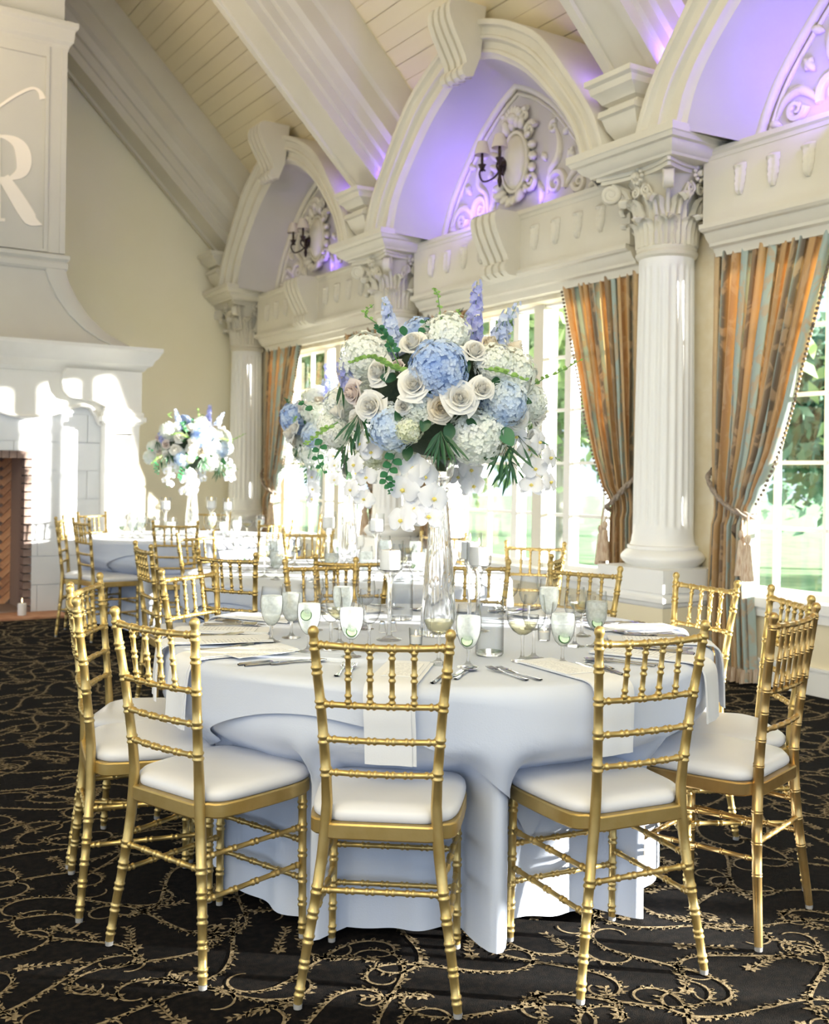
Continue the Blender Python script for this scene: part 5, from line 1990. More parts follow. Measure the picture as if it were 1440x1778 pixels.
for k, (deg, where) in enumerate(SEATS.items()):
    a = heading(deg) + pi          # local +y points outwards to the diner
    root = Matrix.Translation((T1[0], T1[1], 0)) @ Matrix.Rotation(a, 4, 'Z')
    jit = rng.uniform(-3, 3)
    nap = napkin_mesh(rng.uniform(0.17, 0.21), k).build('napkin', M['napkin'], None, smooth=60)
    nap.matrix_world = root @ Matrix.Rotation(radians({311: -6, 27: 2, 291: -5}.get(deg, 0)), 4, 'Z')
    tag(nap, 'folded white napkin hanging over the table edge at %s' % where, 'napkin', 'napkins of the near table')
    def put(name, me, x, y, z, rot, label, cat, group):
        o = bpy.data.objects.new(name, me)
        COL.objects.link(o)
        o.matrix_world = root @ Matrix.Translation((x, y, z)) @ Matrix.Rotation(rot, 4, 'Z')
        tag(o, label, cat, group)
        return o
    put('menu_card', card_me, 0.0, 0.735, ZT1 + 0.0102, 0.0, 'white menu card on the napkin at %s' % where, 'card', 'menu cards of the near table')
    r0 = rng.uniform(-0.10, 0.10)
    put('fork', fork_me, 0.145, 0.755 + rng.uniform(-0.01, 0.01), ZT1, r0 + 0.10, 'inner steel fork left of the napkin at %s' % where, 'fork', 'forks of the near table')
    put('fork', fork_me, 0.175, 0.745 + rng.uniform(-0.01, 0.01), ZT1, r0 + 0.04, 'outer steel fork left of the napkin at %s' % where, 'fork', 'forks of the near table')
    put('knife', knife_me, -0.115, 0.75, ZT1, r0 * 0.6 - 0.12, 'steel knife next to the napkin at %s' % where, 'knife', 'knives of the near table')
    put('knife', knife_me, -0.145, 0.745, ZT1, r0 * 0.6 - 0.15, 'small steel knife outermost at %s' % where, 'knife', 'knives of the near table')
    put('spoon', spoon_me, -0.172, 0.70 + rng.uniform(-0.02, 0.02), ZT1, r0 - 0.2, 'steel spoon right of the knives at %s' % where, 'spoon', 'spoons of the near table')
# ================================================================== glassware
def shell(prof, th=0.0012):
    """closed thin wall from an outer profile (r, z) given bottom to top"""
    inner = [(max(0.0, r - th), z + (th if r < 0.006 else 0)) for r, z in prof]
    return prof + list(reversed(inner))
GOB = [(0.006, 0.052), (0.012, 0.055), (0.024, 0.068), (0.033, 0.090), (0.0375, 0.115), (0.0375, 0.135), (0.0345, 0.160), (0.032, 0.182)]
WIN = [(0.005, 0.085), (0.016, 0.089), (0.028, 0.102), (0.0355, 0.125), (0.0365, 0.145), (0.033, 0.175), (0.030, 0.195)]
COU = [(0.005, 0.078), (0.014, 0.081), (0.030, 0.092), (0.042, 0.108), (0.0475, 0.128), (0.0485, 0.140)]
BIG = [(0.005, 0.085), (0.018, 0.088), (0.034, 0.102), (0.0455, 0.125), (0.047, 0.145), (0.043, 0.175), (0.037, 0.205)]
def stem_prof(h, fr):
    return [(0, 0), (fr, 0), (fr, 0.0015), (fr * 0.6, 0.004), (0.009, 0.010), (0.0055, 0.018), (0.0042, h * 0.55), (0.0062, h - 0.004), (0.0062, h), (0, h)]
def fill_prof(prof, top, s=0.955):
    r = []
    z0 = prof[0][1] + 0.003
    zs = [p[1] for p in prof]
    rs = [p[0] for p in prof]
    n = 7
    r.append((0, z0))
    for i in range(n + 1):
        z = lerp(z0 + 0.001, top, i / n)
        r.append((max(0.001, interp(z, zs, rs) * s - 0.0008), z))
    r.append((0, top))
    return r
def glass_thing(name, prof, foot, liquid=None, top=None, slice_=None):
    t = thing(name, '', 'glass', (0, 0, 0))
    MB().lathe(prof, 24).build('bowl', M['glass'], t, smooth=180)
    MB().lathe(stem_prof(prof[0][1] + 0.001, foot), 20).build('stem', M['stemglass'], t, smooth=60)
    if liquid:
        MB().lathe(fill_prof(prof, top), 24).build('iced_water' if liquid == 'icewater' else 'wine', M[liquid], t, smooth=60)
    if slice_:
        z, r, tilt = slice_
        c = MB().lathe([(0, -0.002), (r, -0.002), (r, 0.002), (0, 0.002)], 16, (0, -interp(z, [p[1] for p in prof], [p[0] for p in prof]) * 0.90, z), (0.15, -1, tilt)).build('cucumber_slice', M['cucumber'], t, smooth=30)
        MB().lathe([(r - 0.0015, -0.0022), (r + 0.001, -0.0022), (r + 0.001, 0.0022), (r - 0.0015, 0.0022), (r - 0.0015, -0.0022)], 16, (0, -interp(z, [p[1] for p in prof], [p[0] for p in prof]) * 0.90, z), (0.15, -1, tilt)).build('rind', M['rind'], c, smooth=30)
    return t
goblet_hi = glass_thing('water_goblet', GOB, 0.032, 'icewater', 0.150, (0.118, 0.017, 0.25))
goblet_lo = glass_thing('water_goblet', GOB, 0.032, 'icewater', 0.148, (0.080, 0.0165, 0.55))
goblet_no = glass_thing('water_goblet', GOB, 0.032, 'icewater', 0.152, None)
wine_e = glass_thing('wine_glass', WIN, 0.033)
coupe = glass_thing('coupe_glass', COU, 0.034, 'wine', 0.116)
bigw = glass_thing('wine_glass', BIG, 0.036, 'wine', 0.128)
PROTO = {'gh': goblet_hi, 'gl': goblet_lo, 'gn': goblet_no, 'w': wine_e, 'c': coupe, 'b': bigw}
_used = set()
def place_glass(kind, loc, rz, label, group):
    p = PROTO[kind]
    if kind in _used:
        o = dup(p, loc=loc, rz=rz)
    else:
        _used.add(kind)
        o = p
        o.location = loc
        o.rotation_euler = (0, 0, rz)
    o['label'] = label
    o['group'] = group
    return o
def tpos(xc, d):
    x, y = c2w(xc, d)
    return (x, y, ZT1 + 0.0005)
# positions on the near table, measured as camera-aligned ground coordinates (right, forward)
NEAR = [
    ('gn', -0.466, 3.519, 'tall goblet of cloudy iced water, leftmost on the near table'),
    ('gh', -0.324, 3.337, 'iced water goblet with a cucumber slice high in it, second goblet from the left'),
    ('gl', -0.186, 3.253, 'greenish iced water goblet behind the top rail of the front centre chair'),
    ('gl', 0.164, 3.105, 'iced water goblet with a cucumber slice at the bottom, right of the front centre chair'),
    ('gl', 0.450, 3.184, 'iced water goblet with a low cucumber slice, left of the front right chair'),
    ('gl', 0.607, 3.518, 'rightmost iced water goblet on the near table'),
    ('gn', 0.499, 3.901, 'iced water goblet in the rear row at right of the carafe'),
    ('gn', -0.410, 3.611, 'iced water goblet in the rear row between the two leftmost goblets'),
    ('gn', -0.251, 3.828, 'bright frosted goblet at the back of the near table, left of the candle stand'),
    ('w', -0.259, 3.386, 'empty wine glass between the second and third goblets from the left'),
    ('w', -0.136, 3.363, 'empty wine glass right of the greenish goblet'),
    ('w', 0.373, 3.268, 'empty wine glass left of the goblet by the front right chair'),
    ('w', 0.425, 3.894, 'empty wine glass in the rear row behind the coupes'),
    ('w', 0.536, 3.512, 'empty wine glass left of the rightmost goblet'),
    ('w', -0.171, 3.836, 'empty wine glass at the back, left of the tall candle stand'),
    ('w', -0.351, 3.791, 'empty wine glass at the back behind the second goblet from the left'),
    ('b', 0.079, 3.155, 'wide wine glass with a little pale wine by the front centre chair post'),
    ('c', 0.333, 3.214, 'coupe of pale wine in front of the empty wine glass right of the carafe'),
    ('c', 0.367, 4.151, 'coupe of pale wine behind the carafe'),
    ('c', 0.595, 3.743, 'coupe of pale wine among the rear glasses at right'),
    ('c', -0.238, 3.492, 'coupe of pale wine hidden among the goblets at left'),
]
gname = {'gh': 'goblets', 'gl': 'goblets', 'gn': 'goblets', 'w': 'wine glasses', 'c': 'coupes', 'b': 'wine glasses'}
for kind, xc, d, label in NEAR:
    place_glass(kind, tpos(xc, d), -TH + random.uniform(-0.25, 0.25), label, '%s on the near table' % gname[kind])
NAMES = {'middle': ['edge-on left chair', 'front left chair', 'front chair', 'sunlit right chair', 'rear right chair', 'window-side chair', 'rear chair', 'far left chair'],
         'far': ['leftmost chair', 'front left chair', 'front chair', 'right chair', 'column-side chair', 'rear chair', 'fireplace-side chair']}
for T, chairs, where in ((T3, CH3, 'middle'), (T2, CH2, 'far')):
    for ci, ch in enumerate(chairs):
        seat = NAMES[where][ci]
        a = ch[0]
        for kind, da, r, lab in (('gl', -9, 0.60, 'iced water goblet with cucumber'), ('w', -20, 0.58, 'empty stemmed wine glass'), ('c', -14, 0.48, 'coupe of pale wine'), ('gn', 9, 0.52, 'plain iced water goblet')):
            if kind == 'gn' and int(a) % 2:
                continue
            x, y = polar(T, a + da + random.uniform(-2, 2), r + random.uniform(-0.02, 0.02))
            place_glass(kind, (x, y, ZT1 + 0.0005), random.uniform(0, 6), '%s on the %s table at its %s' % (lab, where, seat), '%s of the %s table' % (gname[kind], where))

# ------------------------------------------------------------------ carafes, candles, shakers
def carafe():
    t = thing('water_carafe', '', 'carafe', (0, 0, 0), 0, 'glass water carafes')
    pr = [(0, 0.0), (0.040, 0.0), (0.044, 0.006), (0.044, 0.165), (0.042, 0.178), (0.033, 0.192), (0.029, 0.200), (0.028, 0.225), (0.031, 0.232), (0.034, 0.240)]
    MB().lathe(pr, 28).build('bottle', M['glass'], t, smooth=60)
    MB().lathe([(0, 0.001), (0.038, 0.001), (0.0425, 0.007), (0.0425, 0.012), (0, 0.012)], 28).build('thick_base', M['stemglass'], t, smooth=40)
    MB().lathe([(0, 0.0125), (0.0405, 0.0125), (0.0405, 0.172), (0, 0.172)], 28).build('water', M['water'], t, smooth=40)
    return t
c0 = carafe()
c0.location = tpos(0.241, 3.319)
c0['label'] = 'shouldered glass water carafe on the near table right of the front centre chair'
dup(c0, loc=tpos(-0.043, 4.092), label='glass water carafe at the back of the near table left of the vase')

def candle_holder():
    t = thing('candle_stand', '', 'candle holder', (0, 0, 0), 0, 'stemmed glass candle stands')
    MB().lathe([(0, 0), (0.043, 0), (0.043, 0.003), (0.030, 0.006), (0.012, 0.014), (0.0075, 0.03), (0.007, 0.12), (0.009, 0.19), (0.018, 0.215), (0.036, 0.232), (0.0, 0.236)], 24).build('stem', M['stemglass'], t, smooth=50)
    MB().lathe([(0.012, 0.2345), (0.040, 0.236), (0.0445, 0.243), (0.0445, 0.335)], 28).build('cup', M['glass'], t, smooth=60)
    return t
def candle():
    t = thing('pillar_candle', '', 'candle', (0, 0, 0), 0, 'white pillar candles')
    MB().lathe([(0, 0), (0.033, 0), (0.0345, 0.003), (0.0345, 0.060), (0.032, 0.0655), (0.020, 0.062), (0, 0.060)], 24).build('wax', M['wax'], t, smooth=50)
    MB().tube([(0, 0, 0.060), (0.001, 0, 0.070)], 0.0012, 5).build('wick', M['wick'], t)
    MB().lathe([(0, 0.068), (0.0035, 0.073), (0.0045, 0.080), (0.0028, 0.090), (0, 0.099)], 8).build('flame', M['flame'], t, smooth=180)
    return t
h0, k0 = candle_holder(), candle()
firsth = [True]
def place_holder(loc, lab, s=1.0):
    if firsth[0]:
        h, k = h0, k0
        firsth[0] = False
    else:
        h, k = dup(h0), dup(k0)
    h.location = loc
    k.location = (loc[0], loc[1], loc[2] + 0.2375 * s)
    h.scale = (1, 1, s)
    h['label'] = 'tall stemmed glass candle stand %s' % lab
    k['label'] = 'lit white candle in the glass stand %s' % lab
place_holder(tpos(-0.078, 3.591), 'left of the crystal vase on the near table')
place_holder(tpos(0.235, 3.818), 'right of the near vase, front one of two')
place_holder(tpos(0.214, 4.023), 'right of the near vase, rear one of two', 1.02)
place_holder((*c2w(-0.50, 6.25), ZT1 + 0.0005), 'at the left of the middle table')
place_holder((*c2w(-0.21, 6.0), ZT1 + 0.0005), 'at the right of the middle table')
place_holder((*c2w(-2.10, 9.0), ZT1 + 0.0005), 'leftmost on the far table')
place_holder((*c2w(-1.78, 9.35), ZT1 + 0.0005), 'next to the vase on the far table')
place_holder((*c2w(-1.58, 9.05), ZT1 + 0.0005), 'rightmost on the far table')

def votive(loc, lab):
    t = thing('votive_candle', 'small %s' % lab, 'candle', loc, 0, 'votive candles on the near table')
    MB().lathe([(0, 0), (0.020, 0), (0.0235, 0.056), (0.022, 0.056), (0.019, 0.004), (0, 0.004)], 20).build('cup', M['glass'], t, smooth=50)
    MB().lathe([(0, 0.005), (0.0185, 0.005), (0.020, 0.030), (0.012, 0.029), (0, 0.028)], 18).build('wax', M['wax'], t, smooth=50)
    MB().lathe([(0, 0.030), (0.0025, 0.035), (0.003, 0.040), (0, 0.050)], 6).build('flame', M['flame'], t, smooth=180)
votive(tpos(0.012, 3.49), 'votive in a clear glass cup in front of the crystal vase')
votive(tpos(0.449, 3.626), 'votive in a clear glass cup behind the coupe at right')
for k, (p, lab) in enumerate((((-0.106, 3.758), 'left one of the pair'), ((-0.068, 3.79), 'right one of the pair'))):
    t = thing('salt_shaker', 'tiny glass shaker with a steel cap left of the votive, %s' % lab, 'shaker', tpos(*p), 0, 'shakers on the near table')
    MB().lathe([(0, 0), (0.013, 0), (0.014, 0.004), (0.011, 0.028), (0, 0.028)], 14).build('body', M['stemglass'], t, smooth=40)
    MB().lathe([(0, 0.0285), (0.0115, 0.0285), (0.0115, 0.036), (0.007, 0.041), (0, 0.042)], 14).build('cap', M['steel'], t, smooth=50)

# pillar candle on the hearth
hk = dup(k0, loc=(FX + 0.86, FY - 0.12, 0.021), label='lit white candle on the hearth at the left edge of the view')
hk.scale = (1.1, 1.1, 1.6)

# ------------------------------------------------------------------ crystal vases
def vase():
    t = thing('crystal_vase', '', 'vase', (0, 0, 0), 0, 'tall trumpet crystal vases')
    m = MB()
    prof = [(0.0, 0.0), (0.060, 0.0), (0.064, 0.006), (0.062, 0.03), (0.055, 0.12), (0.046, 0.24), (0.037, 0.36), (0.029, 0.45), (0.0245, 0.485), (0.024, 0.495), (0.030, 0.502), (0.030, 0.510), (0.023, 0.518)]
    seg = 44
    rows = []
    for i in range(len(prof) - 1):
        for k in range(3):
            f = k / 3
            r = lerp(prof[i][0], prof[i + 1][0], f)
            z = lerp(prof[i][1], prof[i + 1][1], f)
            if r < 0.01:
                r = max(r, 0.001)
            rows.append([(r * (1 + 0.075 * cos(11 * 2 * pi * s_ / seg + z * 6) + 0.02 * sin(5 * 2 * pi * s_ / seg - z * 30)) * cos(2 * pi * s_ / seg), r * (1 + 0.075 * cos(11 * 2 * pi * s_ / seg + z * 6) + 0.02 * sin(5 * 2 * pi * s_ / seg - z * 30)) * sin(2 * pi * s_ / seg), z) for s_ in range(seg + 1)])
    m.ribbon(rows)
    m.add([rows[-1][k] for k in range(seg)], [tuple(range(seg))])
    m.build('trumpet_body', M['crystal'], t, smooth=60)
    MB().lathe([(0, 0.519), (0.020, 0.520), (0.034, 0.532), (0.046, 0.555), (0.050, 0.585), (0.052, 0.61), (0.050, 0.61), (0.047, 0.585), (0.042, 0.558), (0.030, 0.538), (0, 0.532)], 28).build('top_bowl', M['crystal'], t, smooth=60)
    return t
v0 = vase()
v0.location = (T1[0], T1[1], ZT1 + 0.001)
v0['label'] = 'tall crystal trumpet vase at the centre of the near table'
dup(v0, loc=(T3[0], T3[1], ZT1 + 0.001), label='tall crystal vase on the middle table, behind the orchid spray')
dup(v0, loc=(T2[0], T2[1], ZT1 + 0.001), label='tall crystal vase on the far table against the cream wall')

# ================================================================== flowers
def rose_mesh(open_=1.0, seed=0):
    rng = random.Random(seed)
    m = MB()
    n = 24
    for i in range(n):
        f = i / (n - 1)
        a0 = i * 2.39996 + rng.uniform(-0.15, 0.15)
        rb = 0.0035 + 0.017 * f
        rt = 0.004 + 0.044 * f ** 1.25 * open_
        h = 0.036 - 0.012 * f
        span = lerp(1.5, 0.78, f)
        z0 = -0.012 - 0.012 * f
        curl = 0.011 * f ** 1.5
        rows = []
        for j in range(5):
            v = j / 4
            row = []
            for k in range(6):
                u = k / 5 * 2 - 1
                r = lerp(rb, rt, v ** 1.5) + 0.005 * (u * u) * f
                a = a0 + u * span * (0.55 + 0.45 * sin(pi * min(1, v + 0.25) * 0.72))
                z = z0 + h * v * (1 - 0.16 * u * u) - curl * max(0, v - 0.62) * 3.0
                row.append((r * cos(a), r * sin(a), z))
            rows.append(row)
        m.ribbon(rows)
    m.lathe([(0, -0.030), (0.014, -0.026), (0.016, -0.014), (0.008, -0.004), (0.003, 0.004), (0, 0.006)], 10)
    return m
def hydrangea_mesh(seed, n=170, R=0.075, ps=0.0125):
    rng = random.Random(seed)
    m = MB()
    m.lathe([(R * 0.86 * sin(pi * i / 8), -R * 0.86 * cos(pi * i / 8)) for i in range(9)], 14)
    for i in range(n):
        z = 1 - 1.75 * (i + 0.5) / n
        a = i * 2.39996
        r = sqrt(max(0, 1 - z * z))
        nrm = Vector((r * cos(a), r * sin(a), z)) + Vector((rng.uniform(-.25, .25), rng.uniform(-.25, .25), rng.uniform(-.25, .25)))
        nrm.normalize()
        c = Vector((r * cos(a), r * sin(a), z)) * R * rng.uniform(0.90, 1.09)
        t = nrm.cross(Vector((0.3, 0.2, 0.9))).normalized()
        b = nrm.cross(t)
        th = rng.uniform(0, pi)
        s = ps * rng.uniform(0.85, 1.15)
        for k in range(4):
            an = th + k * pi / 2
            d = t * cos(an) + b * sin(an)
            e = nrm.cross(d)
            m.add([c + nrm * 0.001, c + d * s * 0.62 + e * s * 0.52 + nrm * s * 0.22, c + d * s * 1.12 + nrm * s * 0.12, c + d * s * 0.62 - e * s * 0.52 + nrm * s * 0.22], [(0, 1, 2, 3)])
    return m
def leaf_blade(m, p, d, up, l, w_, fold=0.25, droop=0.2, n=5):
    """folded leaf starting at p along d"""
    d = Vector(d).normalized()
    sdv = d.cross(Vector(up)).normalized()
    nn = sdv.cross(d)
    rows = []
    for i in range(n + 1):
        t = i / n
        wv = w_ * (sin(pi * (t * 0.94 + 0.03)) ** 0.8)
        c = Vector(p) + d * l * t + Vector((0, 0, -1)) * droop * l * t * t
        rows.append([c - sdv * wv + nn * wv * fold, c, c + sdv * wv + nn * wv * fold])
    m.ribbon(rows)
def spike_mesh(seed, L=0.26, n=24, bend=0.05, fs=0.017):
    """delphinium: stem with florets thinning to buds at the tip, along +z"""
    rng = random.Random(seed)
    m = MB()
    P = [Vector((bend * (t ** 2), 0, L * t)) for t in [k / 10 for k in range(11)]]
    for i in range(n):
        t = 0.18 + 0.82 * i / n
        c = Vector((bend * t * t, 0, L * t))
        a = i * 2.4
        s = fs * 1.6 * lerp(1.1, 0.45, t ** 1.5) * rng.uniform(0.8, 1.15)
        out = Vector((cos(a), sin(a), 0.35)).normalized()
        c2 = c + out * lerp(0.034, 0.008, t) * rng.uniform(0.7, 1.15)
        tt = out.cross(Vector((0, 0, 1))).normalized()
        bb_ = out.cross(tt)
        for k in range(5):
            an = k * 2 * pi / 5 + rng.uniform(0, 0.6)
            d = tt * cos(an) + bb_ * sin(an)
            e = out.cross(d)
            m.add([c2, c2 + d * s * 0.6 + e * s * 0.45 + out * s * 0.3, c2 + d * s + out * s * 0.25, c2 + d * s * 0.6 - e * s * 0.45 + out * s * 0.3], [(0, 1, 2, 3)])
    st = MB().tube(P, [0.0028, 0.0026, 0.0024, 0.0022, 0.002, 0.0018, 0.0016, 0.0014, 0.0012, 0.001, 0.0008], 5)
    return m, st
def orchid_mesh():
    """face towards +z"""
    m = MB()
    def petal(a, l, w_, lift, round_=1.0):
        d = Vector((cos(a), sin(a), 0))
        e = Vector((-sin(a), cos(a), 0))
        rows = []
        for i in range(7):
            t = i / 6
            wv = w_ * (sin(pi * (0.06 + 0.90 * t ** (0.75 if round_ > 1 else 1.0))) ** 0.75)
            rows.append([d * l * t + e * wv * u + Vector((0, 0, lift * t - 0.010 * abs(u) * t + 0.008 * sin(pi * t))) for u in (-1, -0.5, 0, 0.5, 1)])
        m.ribbon(rows)
    for a in (radians(8), radians(172)):
        petal(a, 0.050, 0.033, 0.004, 1.5)
    for a in (radians(90), radians(215), radians(325)):
        petal(a, 0.048, 0.018, -0.004)
    lip = MB()
    lip.lathe([(0, 0.018), (0.006, 0.014), (0.009, 0.004), (0.007, -0.004), (0, -0.006)], 8, (0, -0.004, 0.006))
    for a in (radians(200), radians(340), radians(270)):
        d = Vector((cos(a), sin(a), 0))
        leaf_blade(lip, (0, -0.004, 0.006), (d.x, d.y, 0.6), (0, 0, 1), 0.016, 0.006)
    return m, lip

rose_me = [rose_mesh(o_, s_).mesh('rose', None, 180) for o_, s_ in ((1.0, 1), (0.85, 2), (0.66, 3))]
hyd_me = [hydrangea_mesh(s_).mesh('hydrangea', None, 0) for s_ in (1, 2)]
orc, lip_ = orchid_mesh()
orc_me = orc.mesh('orchid_flower', M['orchid'], 180)
lip_me = lip_.mesh('lip', M['orchid_lip'], 180)
mesh_var = {}
def with_mat(me, mk):
    k = (me.name, mk)
    if k not in mesh_var:
        c = me.copy()
        c.materials.clear()
        c.materials.append(M[mk])
        mesh_var[k] = c
    return mesh_var[k]

def orient(n, spin=0.0):
    """rotation taking +z to n"""
    q_ = Vector((0, 0, 1)).rotation_difference(Vector(n).normalized())
    from mathutils import Quaternion
    return (q_ @ Quaternion((0, 0, 1), spin)).to_euler()

AX = Vector((0.345, 0.32, 0.27))            # half axes of the flower head
def face_pt(px, py, push=0.0):
    """local point on the camera side of the flower head for a spot given in hundredths of a metre"""
    lx, lz = px, py
    e = (lx / AX.x) ** 2 + (lz / AX.z) ** 2
    ly = -AX.y * sqrt(max(0.0, 1 - e)) - push
    k = (3.72 + ly) / 3.72
    p = Vector((lx * k, ly, lz * k))
    if e > 1:
        pass
    n = Vector((p.x / AX.x ** 2, p.y / AX.y ** 2 - 0.6, p.z / AX.z ** 2)).normalized()
    return p, n
def bouquet():
    t = thing('flower_arrangement', '', 'flowers', (0, 0, 0), -TH, 'tall blue and white flower arrangements')
    rng = random.Random(33)
    P = lambda x, y: ((x - 772) / 497.0, (690 - y) / 497.0)
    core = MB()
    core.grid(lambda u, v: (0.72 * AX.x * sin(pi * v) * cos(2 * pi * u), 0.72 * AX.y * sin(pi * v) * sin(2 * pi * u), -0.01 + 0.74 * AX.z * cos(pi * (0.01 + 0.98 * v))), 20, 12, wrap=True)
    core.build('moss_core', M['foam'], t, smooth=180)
    m = MB()
    m.tube([(0, 0, -0.26), (0.004, 0.003, -0.18), (0, 0, -0.10)], [0.022, 0.026, 0.05], 10)
    m.build('stem_bundle', M['stem'], t, smooth=80)
    def rose(x, y, kind, size, push=0.02, mk='petal_white', nrm=None):
        p, n = face_pt(*P(x, y), push + 0.018)
        size *= 1.22
        o = link_mesh('rose', with_mat(rose_me[kind], mk), t, p, orient(nrm if nrm else n + Vector((rng.uniform(-.2, .2), rng.uniform(-.2, .1), rng.uniform(-.15, .25))), rng.uniform(0, 6)), size)
        return o
    def hyd(x, y, mk, size, push=-0.03, k=0):
        p, n = face_pt(*P(x, y), push)
        o = link_mesh('hydrangea', with_mat(hyd_me[k], mk), t, p, orient(n, rng.uniform(0, 6)), size)
        return o
    # the face seen in the photograph
    for a in ((718, 680, 0, 1.10), (801, 703, 0, 1.12), (768, 722, 1, 1.05, 0.0, 'petal_cream'), (840, 685, 1, 0.90), (717, 602, 1, 1.05), (827, 616, 1, 0.90), (643, 716, 0, 1.02),
              (656, 655, 0, 1.0), (612, 690, 1, 0.95, 0.02, 'petal_blush'), (900, 606, 2, 1.05, 0.03, 'petal_cream', Vector((0.5, -0.1, 0.8))), (905, 735, 1, 0.95), (943, 722, 0, 0.90, 0.02, 'petal_white', Vector((0.9, -0.4, 0.0))),
              (668, 590, 2, 0.8), (775, 575, 2, 0.75), (876, 625, 2, 0.8, 0.0, 'petal_cream'), (690, 645, 2, 0.6, 0.0, 'petal_blush'), (600, 655, 1, 0.85, 0.0, 'petal_blush'), (620, 740, 1, 0.85), (745, 575, 2, 0.8), (855, 600, 2, 0.9, 0.0, 'petal_cream'), (925, 650, 2, 0.9), (935, 760, 1, 0.8), (590, 715, 2, 0.9, -0.05), (700, 720, 2, 0.7)):
        rose(*a)
    for a in ((763, 652, 'hyd_blue', 1.22, -0.01), (686, 752, 'hyd_pale', 1.02), (878, 706, 'hyd_pale', 1.0, -0.03, 1), (640, 628, 'hyd_white', 1.15, -0.04), (780, 590, 'hyd_white', 0.98, -0.03, 1),
              (888, 655, 'hyd_white', 1.12, -0.05), (832, 765, 'hyd_white', 1.22, -0.04, 1), (655, 785, 'hyd_lime', 0.85, -0.05), (730, 715, 'hyd_white', 0.90, -0.05), (860, 640, 'hyd_white', 0.85, -0.02, 1), (600, 700, 'hyd_white', 0.8, -0.08),
              (925, 700, 'hyd_white', 0.8, -0.06), (712, 755, 'hyd_lime', 0.62, 0.0), (590, 745, 'hyd_white', 0.85, -0.1)):
        hyd(*a)
    # the side away from the camera
    k = 0
    for i in range(46):
        z = 1 - 1.85 * (i + 0.5) / 46
        a = i * 2.39996
        r = sqrt(max(0, 1 - z * z))
        d = Vector((r * cos(a), r * sin(a), z))
        if d.y < 0.12:
            continue
        p = Vector((d.x * AX.x, d.y * AX.y, d.z * AX.z)) * 0.92
        n = Vector((d.x / AX.x, d.y / AX.y, d.z / AX.z))
        if k % 5 in (0, 3):
            link_mesh('hydrangea', with_mat(hyd_me[k % 2], ('hyd_blue', 'hyd_white', 'hyd_white', 'hyd_pale')[(k // 2) % 4]), t, p * 0.92, orient(n, k), 0.95 + 0.1 * (k % 3))
        else:
            link_mesh('rose', with_mat(rose_me[k % 3], ('petal_white', 'petal_cream', 'petal_blush')[k % 3]), t, p * 1.04, orient(n, k), 0.95 + 0.07 * (k % 3))
        k += 1
    # delphinium and stock spikes rising out of the top
    def spike(x0, y0, x1, y1, mk, L_scale=1.0, push=0.0, seed=0, back=0.0, fs=0.017, n=22):
        a_, b_ = P(x0, y0), P(x1, y1)
        p0 = Vector((a_[0], -0.10 + back, a_[1]))
        p1 = Vector((b_[0], -0.12 + back, b_[1]))
        L0 = (p1 - p0).length
        fm, st = spike_mesh(seed, L0, n, 0.03, fs)
        o = fm.build('delphinium_spike', M[mk], t, smooth=0, fix=False)
        o.location = p0
        o.rotation_euler = orient(p1 - p0, seed * 1.3)
        st.build('stem', M['stem'], o, smooth=180)
    spike(705, 655, 668, 528, 'delph_pale', seed=1, fs=0.020)
    spike(690, 630, 690, 545, 'delph_pale', seed=2)
    spike(815, 640, 838, 502, 'delph', seed=3, fs=0.020, n=28)
    spike(850, 655, 872, 545, 'delph_pale', seed=4)
    spike(858, 640, 884, 528, 'delph_pale', seed=5, fs=0.013)
    spike(630, 690, 596, 636, 'delph', seed=6, fs=0.015, n=16)
    spike(868, 668, 850, 605, 'delph', seed=7, n=22)
    # lime snapdragon and twig spikes
    def twig(pts, mk, bud, n, back=0.0):
        Q = [Vector((P(x, y)[0], -0.14 + back - 0.05 * i / len(pts), P(x, y)[1])) for i, (x, y) in enumerate(pts)]
        C = catmull(Q, 6)
        s_ = MB().tube(C, [lerp(0.0024, 0.0008, i / (len(C) - 1)) for i in range(len(C))], 5)
        o = s_.build('twig', M['stem'], t, smooth=180)
        b = MB()
        for i in range(n):
            f = 0.25 + 0.75 * (i + 0.5) / n
            p = C[min(len(C) - 1, int(f * (len(C) - 1)))]
            a = i * 2.4
            d = Vector((cos(a), sin(a) * 0.6, 0.55))
            leaf_blade(b, p, d, (0.2, 0.9, 0.3), bud * rng.uniform(0.7, 1.2) * (1.2 - 0.6 * f), bud * 0.32 * (1.2 - 0.6 * f))
        b.build('bud', M[mk], o, smooth=60, fix=False)
    twig([(725, 668), (690, 655), (655, 640), (620, 652)], 'leaf_lime', 0.024, 46, -0.16)
    twig([(765, 640), (768, 590), (762, 535), (754, 520)], 'leaf_lime', 0.020, 18, -0.05)
    twig([(785, 620), (790, 575), (800, 545)], 'leaf_lime', 0.024, 16, 0.05)
    twig([(910, 680), (940, 662), (975, 645), (1008, 626)], 'leaf_lime', 0.022, 14, 0.05)
    twig([(835, 655), (865, 662), (905, 676)], 'leaf_lime', 0.026, 14, -0.18)
    twig([(700, 650), (680, 610), (665, 590)], 'leaf_mid', 0.03, 22, -0.16)
    twig([(600, 740), (570, 760), (545, 782)], 'leaf_lime', 0.02, 22, -0.05)
    twig([(930, 770), (955, 788), (975, 800)], 'stem', 0.012, 10, 0.05)
    twig([(660, 570), (640, 555), (655, 540)], 'leaf_lime', 0.018, 10, 0.05)
